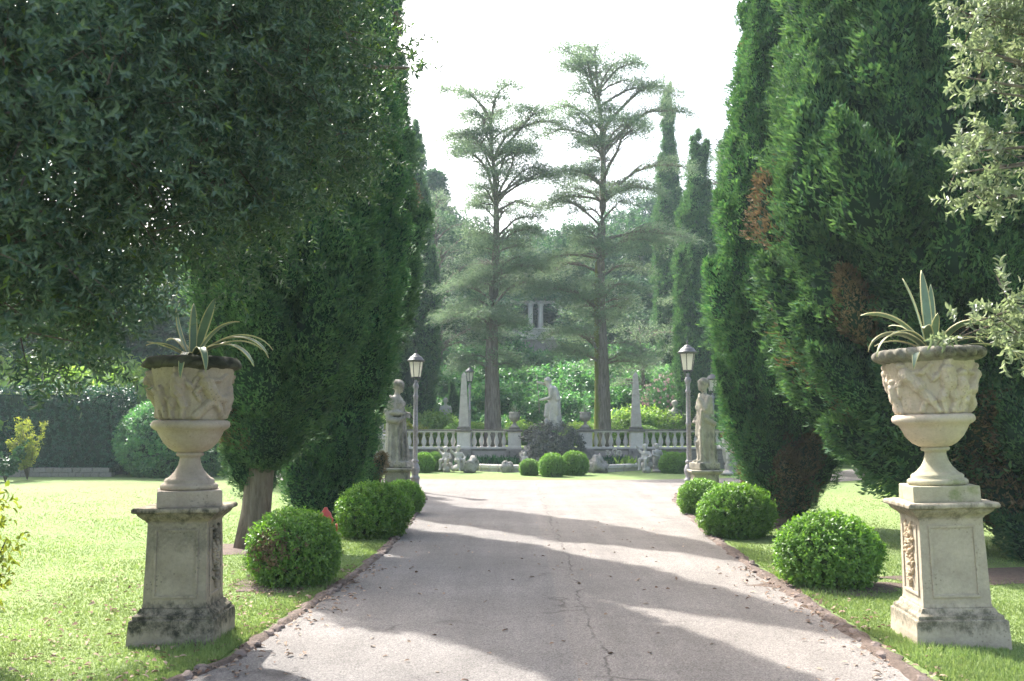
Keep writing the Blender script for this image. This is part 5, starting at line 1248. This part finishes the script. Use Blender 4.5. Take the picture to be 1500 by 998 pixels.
flowers(555, 42.2, .9, 110, .9, .6, 'white_flower', 'white-flowered shrub above the balustrade beside the dark cypress', 'bright')
HM = herm_statue(); HM.materials.append(M['statue_pale'])
tag(link('herm', HM, None, None, (gx_(652, 43.2), 43.2, 1.15), (0, 0, R(8)), 1.0), 'weathered stone herm bust beside a pencil cypress on the slope', 'statue', 'herms on the slope')
tag(link('herm', HM, None, None, (gx_(990, 41.8), 41.8, .69), (0, 0, R(-8)), 1.2), 'pale stone herm bust under the pink oleander', 'statue', 'herms on the slope')

# ------------------------------------------------------------------ the wood on the hill
WM = []
for i in range(4):
    rs = random.Random(50 + i)
    lob = [(rs.gauss(0, 1.3), rs.gauss(0, 1.3), rs.uniform(2.5, 9.5), rs.uniform(1.1, 2.0), rs.uniform(1.0, 1.8)) for _ in range(13)]
    WM.append((clump_tree_mesh('wood_crown', lob, 1800, .34, .155, 8, 60 + i, .6), tube_mesh('wood_trunk', [([(0, 0, -.5), (.1, 0, 3), (0, .1, 8)], [.3, .22, .08])], 8)))
for a, b in WM: a.materials.append(M['fargreen']); b.materials.append(M['twig'])
CONM = []
for i in range(2):
    H = 13; z = RNG.uniform(0.8, H, 1800); ph = RNG.uniform(0, 6.28, 1800); r = (1 - z / H) ** .8 * 2.6 * RNG.uniform(.35, 1.05, 1800) * (1 + .25 * np.sin(z * 5 + ph))
    P = np.stack([np.cos(ph) * r, np.sin(ph) * r, z], -1); A = np.stack([np.cos(ph), np.sin(ph), np.full(1800, -.05)], -1)
    CONM.append((leaf_mesh('conifer_crown', shoots(P, A, 9, .7, .30, .10, .6, T_DIA)), WM[0][1]))
    CONM[-1][0].materials.append(M['fargreen'])
rs = random.Random(77); k = 0
def wood(px, D, topy, kind, label, group):
    global k; k += 1
    x = gx_(px, D); z = hz(x, D); top = at(px, topy, D).z; s = max(.35, (top - z) / (11.0 if kind == 'w' else 13.0))
    t = thing('woodland_tree' if kind == 'w' else 'conifer_tree', (x, D, z), label, 'tree', group, k * 2.1, 1.0)
    cr, tk = (WM[k % 4] if kind == 'w' else CONM[k % 2]); sx = max(.75, min(s, 1.25))
    link('crown', cr, None, t, None, None, (sx, sx, s)); link('trunk', tk, None, t, None, None, (sx, sx, s))
WL = 'dark woodland tree on the hill behind the pergola and cedars'; WG = 'woodland on the hill'
for px, ty, D in ((560, 300, 62), (598, 290, 66), (650, 345, 63), (690, 350, 70), (735, 325, 66), (770, 330, 74), (800, 338, 78), (835, 335, 72), (868, 325, 66), (905, 310, 70), (940, 300, 62), (757, 350, 64), (815, 345, 68), (785, 345, 72), (850, 340, 70), (650, 300, 72), (685, 320, 76), (955, 290, 74), (975, 310, 68), (1010, 300, 64), (1050, 290, 70),
                  (665, 420, 60), (700, 430, 62), (745, 425, 64), (785, 405, 66), (830, 400, 66), (880, 420, 60), (925, 400, 58), (960, 420, 57), (1000, 400, 58), (610, 400, 57), (640, 440, 56), (905, 470, 57), (945, 480, 55), (700, 490, 57), (1090, 300, 60), (520, 280, 60)):
    wood(px, D, ty, 'w', WL, WG)
wood(634, 68, 250, 'c', 'tall blue-green conifer on the hilltop behind the leaning cedar', None)
wood(600, 75, 215, 'c', 'hilltop conifer peeping past the drive cypresses', None)
wood(1150, 60, 250, 'c', 'dark conifer beyond the spreading evergreen', None)

# ------------------------------------------------------------------ left lawn: hedge, round shrub, wall, saplings, backdrop trees
def hedge(x0, x1, y, h, th, label):
    t = thing('hedge', ((x0 + x1) / 2, y, 0), label, 'hedge'); L = (x1 - x0) / 2
    n = 5200; P = []
    f = RNG.uniform(size=n)
    xs = RNG.uniform(-L, L, n); zs = RNG.uniform(.05, h, n); front = f < .72
    yy = np.where(front, -th / 2, RNG.uniform(-th / 2, th / 2, n)); zz = np.where(front, zs, h)
    P = np.stack([xs, yy, zz], -1) + RNG.normal(0, .05, (n, 3)); P[:, 1] += .10 * fbm(P, .9, 3); P[:, 2] += np.where(front, 0, .08 * fbm(P, 1.2, 4))
    e_ = RNG.uniform(size=n) < .09; P[e_, 0] = L - .05 + RNG.normal(0, .06, e_.sum()); P[e_, 1] = RNG.uniform(-th / 2, th / 2, e_.sum()); P[e_, 2] = RNG.uniform(.05, h, e_.sum())
    A = np.where(front[:, None], np.array([[0, -1, .5]]), np.array([[0, -.2, 1]])) + RNG.normal(0, .4, (n, 3))
    link('foliage', leaf_mesh('hedge_leaves', shoots(P, A, 7, .17, .085, .045, .75, T_DIA)), 'hedge', t)
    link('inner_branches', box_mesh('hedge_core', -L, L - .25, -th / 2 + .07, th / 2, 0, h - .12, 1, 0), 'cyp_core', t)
hedge(-26, -12.3, 30.6, 2.65, 1.6, 'long dark clipped hedge behind the sunny lawn')
t = thing('low_wall', (-14.0, 29.55, 0), 'low mossy stone wall at the foot of the hedge', 'wall')
rs = random.Random(8); z = 0
for r_ in range(2):
    x = -1.6 - rs.random() * .1
    while x < 1.6:
        wd = rs.uniform(.2, .4); link('stone', STM[rs.randrange(4)], None, t, (x + wd / 2, 0, .07 + r_ * .14), (0, 0, rs.gauss(0, .04)), (wd * .49, .13, .068)); x += wd
t = thing('round_shrub', (gx_(250, 29.5), 30.2, 0), 'big rounded clipped shrub at the end of the hedge', 'bush')
link('foliage', bush_mesh('round_shrub', 1.78, 1.3, 4200, .10, .055, .06, 7, 4, T_DIA, (.94, 1.02), -.8, .2), 'laurel', t); link('inner_branches', core_mesh('round_core', 1.78, 1.3, .92, 2), 'cyp_core', t)
def sapling(loc, H, n, mat, label, L=.10, W=.05, rad=.55, name='sapling'):
    t = thing(name, loc, label, 'shrub'); ch = []; P = []; A = []
    for i in range(9):
        a = random.uniform(0, 6.28); e = random.uniform(.2, 1) * rad; h = H * random.uniform(.55, 1)
        pts = [Vector((0, 0, 0)), Vector((math.cos(a) * e * .35, math.sin(a) * e * .35, h * .5)), Vector((math.cos(a) * e, math.sin(a) * e, h))]
        ch.append((pts, [.014, .01, .004]))
        for j in range(n // 9):
            u = random.uniform(.25, 1); q = pts[0].lerp(pts[1], u * 2) if u < .5 else pts[1].lerp(pts[2], u * 2 - 1); P.append(q); A.append((math.cos(a) + random.gauss(0, .6), math.sin(a) + random.gauss(0, .6), random.uniform(0, .8)))
    link('stems', tube_mesh('stems', ch, 5), 'twig', t); link('foliage', leaf_mesh('sapling_leaves', shoots(np.array([tuple(p) for p in P]), np.array(A), 6, .16, L, W, .75, T_LEAF)), mat, t)
sapling((gx_(40, 28), 28, 0), 1.75, 260, 'yellow', 'yellow-green sapling in front of the hedge', .09, .04, .7)
sapling((gx_(8, 27), 27, 0), 1.1, 160, 'darkplant', 'dark little shrub beside the yellow-green sapling', .13, .06, .7)
BD = 'blue-green trees beyond the hedge'
for i, (x, y, H) in enumerate(((-27, 40, 9), (-22, 37, 8), (-18.5, 42, 10), (-15.5, 38, 9.5), (-13, 44, 11), (-10.8, 37, 8.5), (-9.2, 42, 11))):
    t = thing('woodland_tree', (x, y, -.1), 'blue-green tree standing beyond the clipped hedge', 'tree', BD, i, 1)
    link('crown', WM[i % 4][0], None, t, None, None, (1, 1, H / 11)); link('trunk', WM[i % 4][1], None, t, None, None, (1, 1, H / 11))
for i, (x, y) in enumerate(((-21, 33.5), (-18, 34), (-15.2, 33.2), (-12.6, 34))):
    shrub(x, y, 2.3, 'bright', i, 'sunlit shrub showing over the top of the clipped hedge', 'sunlit shrubs behind the hedge', 0.6)
# right side beyond the drive
for i, (x, y, s) in enumerate(((9.6, 21.5, 1.3), (12, 24, 1.8), (14, 21, 2.0), (11.5, 19, 1.5), (16, 26, 2.4), (13.5, 28, 2.2))):
    shrub(x, y, s, 'laurel' if i % 2 else 'bright', i, ('leafy green shrub on the lawn beyond the spreading evergreen' if i % 2 == 0 else 'dark shrub on the lawn beyond the spreading evergreen'), 'shrubs beyond the spreading evergreen', 0)
for i, (x, y, H) in enumerate(((15, 33, 10), (19, 30, 11), (22, 24, 10), (18, 38, 12), (26, 34, 12))):
    t = thing('woodland_tree', (x, y, -.1), 'shady tree far behind the pale pedestal', 'tree', 'trees beyond the right lawn', i, 1)
    link('crown', WM[i % 4][0], None, t, None, None, (1.1, 1.1, H / 11)); link('trunk', WM[i % 4][1], None, t, None, None, (1, 1, H / 11))

# red hydrant behind the first ball
h = gnd(459, 790); h = Vector((gx_(478, 12.4), 12.4, 0.0))
t = thing('hydrant', h, 'small red fire hydrant peeping out behind the box ball with browned leaves', 'hydrant', None, 0, 1.1)
link('body', lathe('hydrant_body', [(0, 0), (.10, 0), (.10, .04), (.075, .06), (.07, .30), (.09, .32), (.09, .36), (.075, .38), (.06, .43), (.03, .46), (.02, .49), (0, .495)], 20), 'hydrant', t)
for s in (-1, 1):
    o = link('outlet', lathe('hydrant_outlet', [(0, 0), (.035, 0), (.035, .05), (.045, .055), (.045, .075), (0, .08)], 12), 'hydrant', t, (s * .06, 0, .26), (0, s * PI / 2, 0))

# ------------------------------------------------------------------ the big oak overhanging from the left
def oak(name, label, base, trunk_r, limbs, lobes, nshoot, L, W, nleaf, mat, slen, seed, sprd=1.0):
    t = thing(name, base, label, 'tree'); B = Vector(base)
    link('trunk', tube_mesh(name + '_trunk', [(p, r) for p, r in limbs], 10), 'bark', t)
    Ps, As = [], []
    tot = sum(l[3] * l[4] for l in lobes)
    for (x, y, z, r, rz_) in lobes:
        n = int(nshoot * r * rz_ / tot); nc = max(1, n // 15); d = rdir(nc); k_ = RNG.uniform(.35, 1.0, nc) ** .6
        C = d * k_[:, None] * np.array([r, r, rz_]) + np.array([x, y, z]) - np.array(base)
        ix = RNG.integers(0, nc, n); ad = unit(d * np.array([1, 1, .6]) + np.array([0, -.25, -.1]) + RNG.normal(0, .3, (nc, 3)))
        al = RNG.uniform(-.15, .22, n) * sprd; la = RNG.normal(0, .075 * sprd, (n, 3))
        Ps.append(C[ix] + ad[ix] * al[:, None] + la); As.append(ad[ix] * 1.0 + la / sprd * 6 + RNG.normal(0, .3, (n, 3)))
    P = np.concatenate(Ps); A = np.concatenate(As)
    link('crown', leaf_mesh(name + '_crown', shoots(P, A, nleaf, slen, L, W, .62, T_LANCE)), mat, t)
    # fine twigs
    P2 = P[::6]; A2 = unit(A[::6]); tv = leaves(P2 - A2 * .2, A2, rdir(len(P2)), .42, .012, T_TRI)
    link('twigs', leaf_mesh(name + '_twigs', tv), 'twig', t)['kind'] = 'stuff'
    return t
rs = random.Random(12)
LB = []
# lobes placed along the lower edge and through the body of the crown: (photo px, py, distance, radius)
for (px, py, D, r) in ((10, 460, 5.6, .5), (80, 440, 5.8, .45), (150, 435, 6.0, .36), (250, 300, 6.6, .36), (330, 300, 6.8, .45), (400, 280, 7.2, .42), (450, 265, 7.6, .38), (485, 235, 8.0, .34),
                       (60, 330, 5.4, .7), (165, 290, 5.8, .6), (290, 240, 6.4, .6), (390, 200, 6.8, .65), (440, 165, 7.4, .5), (480, 120, 7.8, .4), (490, 40, 8.0, .38), (575, 45, 8.0, .10), (600, 100, 8.0, .12), (560, 105, 8.0, .12),
                       (60, 180, 5.2, .8), (190, 180, 5.8, .85), (320, 130, 6.4, .8), (410, 80, 7.0, .6), (450, 20, 7.6, .5), (60, 30, 5.2, .9), (200, 30, 5.8, .9), (340, 0, 6.4, .85), (440, -60, 7.0, .6),
                       (150, -120, 5.8, 1.0), (330, -140, 6.4, 1.0), (480, -150, 7.2, .8), (-80, 400, 5.0, .7), (-100, 200, 5.0, 1.0), (-120, 0, 5.0, 1.1), (-60, -200, 5.4, 1.2), (200, -300, 6.2, 1.2),
                       (40, 260, 7.4, 1.0), (200, 230, 7.8, 1.1), (360, 150, 8.2, .9), (60, 60, 7.4, 1.2), (240, 60, 7.8, 1.2), (100, 400, 7.6, .6), (400, 20, 8.4, .9)):
    c = at(px, py, D); LB.append((c.x, c.y, c.z, r, r * .85))
OB = (-5.6, 6.2, 0)
lim = [([(0, 0, -.1), (.1, 0, 1.2), (.3, 0, 2.4), (.6, 0, 3.4)], [.34, .27, .24, .2])]
for l in LB[::2]:
    q = Vector(l[:3]) - Vector(OB); a = Vector((.6, 0, 3.3)); lim.append(([a, a.lerp(q, .35) + Vector((0, 0, .35)), a.lerp(q, .7) + Vector((0, 0, .25)), q], [.12, .07, .035, .012]))
oak('evergreen_oak', 'big dark evergreen oak overhanging the lawn and shaded urn', OB, .3, lim, LB, 17500, .056, .018, 11, 'oak', .22, 3)

LB2 = []
for (px, py, D, r) in ((1385, 8, 7.0, .11), (1425, 20, 7.0, .16), (1475, 25, 7.0, .2), (1400, 65, 7.0, .10), (1440, 80, 7.0, .14), (1485, 95, 7.1, .16), (1405, 112, 7.0, .07), (1450, 135, 7.0, .08),
                       (1470, 195, 6.8, .10), (1425, 222, 6.8, .09), (1395, 255, 6.8, .07), (1450, 250, 6.8, .12), (1490, 230, 6.8, .13), (1440, 300, 6.8, .08), (1480, 290, 6.9, .10),
                       (1435, 470, 6.6, .10), (1475, 445, 6.6, .12), (1410, 492, 6.7, .07), (1485, 490, 6.6, .11), (1540, 60, 7.0, .3), (1550, 240, 6.9, .25), (1550, 460, 6.7, .25), (1560, -60, 7.0, .4), (1640, -100, 7.0, .6)):
    c = at(px, py, D); LB2.append((c.x, c.y, c.z, r, r * .7))
OB2 = (6.3, 7.2, 0)
lim = [([(0, 0, -.1), (-.1, 0, 1.2), (-.3, 0, 2.6), (-.5, 0, 3.6)], [.22, .18, .15, .12])]
for l in LB2:
    q = Vector(l[:3]) - Vector(OB2); a = Vector((-.3, 0, 2.7)) if l[2] < 3 else Vector((-.5, 0, 3.4)); lim.append(([a, a.lerp(q, .4) + Vector((0, 0, .2)), a.lerp(q, .75) + Vector((0, 0, .12)), q], [.05, .03, .014, .005]))
oak('pale_leaved_oak', 'sunlit pale-leaved branches reaching in beside the pale urn', OB2, .2, lim, LB2, 1150, .058, .022, 13, 'olive', .18, 5, .7)

# leafy arching shoots at the left edge
sapling((gx_(-45, 6.6), 6.6, 0), 1.25, 220, 'yellow', 'yellow-green arching shoots growing below the oak', .06, .03, .3, 'young_shrub')

# ------------------------------------------------------------------ soil, litter, grass
for args in ((gnd(421, 862).x, gnd(421, 862).y + .2, .62, .42, 1), (gnd(1230, 866).x, gnd(1230, 866).y + .2, .75, .45, 2), (gx_(372, 12.6), 12.5, .7, .6, 3), (gx_(1158, 15.4), 15.3, .7, .5, 4), (5.4, 10.2, 1.3, .6, 5), (6.6, 9.6, 1.2, .45, 6), (gx_(472, 15.6), 15.5, .6, .5, 7)):
    patch(*args)
def road_x(y, E): 
    a = np.array([p for p in E if p[1] < 25]); return np.interp(y, a[:, 1], a[:, 0])
def scatter_grass(n, y0, y1, xl0, xr0, hmin, hmax, side, dens_edge=False):
    y = y0 * (y1 / y0) ** RNG.uniform(size=n) 
    if side < 0:
        e = road_x(y, LE) - .10; u = RNG.uniform(size=n); x = e - (u ** 1.35) * (e + .58 * y + .3)
    else:
        e = road_x(y, RE) + .12; u = RNG.uniform(size=n); x = e + (u ** 1.2) * (.58 * y + .3 - e)
    ok = np.ones(n, bool)
    P = np.stack([x, y, np.zeros(n)], -1)
    for c in (pl, pr): ok &= ~((np.abs(x - c.x) < .31) & (np.abs(y - c.y) < .31))
    ok &= (np.abs(x) < .6 * y + .4) & (RNG.uniform(size=n) < np.clip(1.25 - (y - 8) / 14, .03, 1))
    P = P[ok]; m = len(P)
    patchy = np.clip(.7 + .5 * fbm(P, 1.6, 8), .25, 1.4)
    near = np.zeros(m)
    for c in (pl, pr): near = np.maximum(near, np.exp(-((P[:, 0] - c.x) ** 2 + (P[:, 1] - c.y + .35) ** 2) / .22))
    edge = np.exp(-np.abs(P[:, 0] - (road_x(P[:, 1], LE) if side < 0 else road_x(P[:, 1], RE))) / .5)
    Ln = RNG.uniform(hmin, hmax, m) * patchy * (1 + 1.3 * near + .9 * edge)
    D_ = np.stack([RNG.normal(0, .5, m), RNG.normal(0, .5, m), np.ones(m)], -1)
    return leaves(P, D_, rdir(m) * np.array([1, 1, .2]), Ln, .006 + .0007 * P[:, 1], T_TRI)
gmesh = leaf_mesh('grass', scatter_grass(125000, 4.2, 25, 0, 0, .016, .038, -1), scatter_grass(100000, 4.5, 25, 0, 0, .016, .038, 1))
tag(link('grass', gmesh, 'blade'), 'short green grass blades of the lawn edging the drive', 'grass', None, 'stuff')
# fallen leaves
n = 1700
y = RNG.uniform(4.5, 11, n); side = RNG.uniform(size=n)
x = np.where(side < .62, road_x(y, LE) - np.abs(RNG.normal(0, 1.3, n)), np.where(side < .85, road_x(y, RE) + RNG.normal(.02, .22, n), road_x(y, LE) + np.abs(RNG.normal(0, .2, n))))
P = np.stack([x, y, RNG.uniform(.012, .03, n)], -1)
n2 = 140; P = np.concatenate([P, np.stack([RNG.uniform(-1.7, 2.5, n2), RNG.uniform(5.5, 16, n2), np.full(n2, .014)], -1)]); n += n2
D_ = np.stack([RNG.normal(size=n), RNG.normal(size=n), RNG.normal(0, .2, n)], -1)
tag(link('fallen_leaves', leaf_mesh('fallen_leaves', leaves(P, D_, np.array([[0, 0, 1.0]]) + RNG.normal(0, .25, (n, 3)), RNG.uniform(.03, .065, n), RNG.uniform(.018, .035, n), T_LEAF)), 'litter'), 'dry fallen leaves scattered on the grass and drive edges', 'leaves', None, 'stuff')

# ------------------------------------------------------------------ the hazy air
hm = bpy.data.materials.new('haze'); hm.use_nodes = True; hn = hm.node_tree; hn.nodes.clear()
ho = hn.nodes.new('ShaderNodeOutputMaterial'); hv = hn.nodes.new('ShaderNodeVolumePrincipled')
hv.inputs['Color'].default_value = (.74, .9, 1.0, 1); hv.inputs['Density'].default_value = 0.0009; hv.inputs['Anisotropy'].default_value = 0.15
hn.links.new(hv.outputs[0], ho.inputs['Volume'])
tag(link('haze', box_mesh('haze', -165, 165, -40, 190, -5, 42, 1, 0), hm), 'thin pale summer haze filling the garden air', 'haze', None, 'stuff')
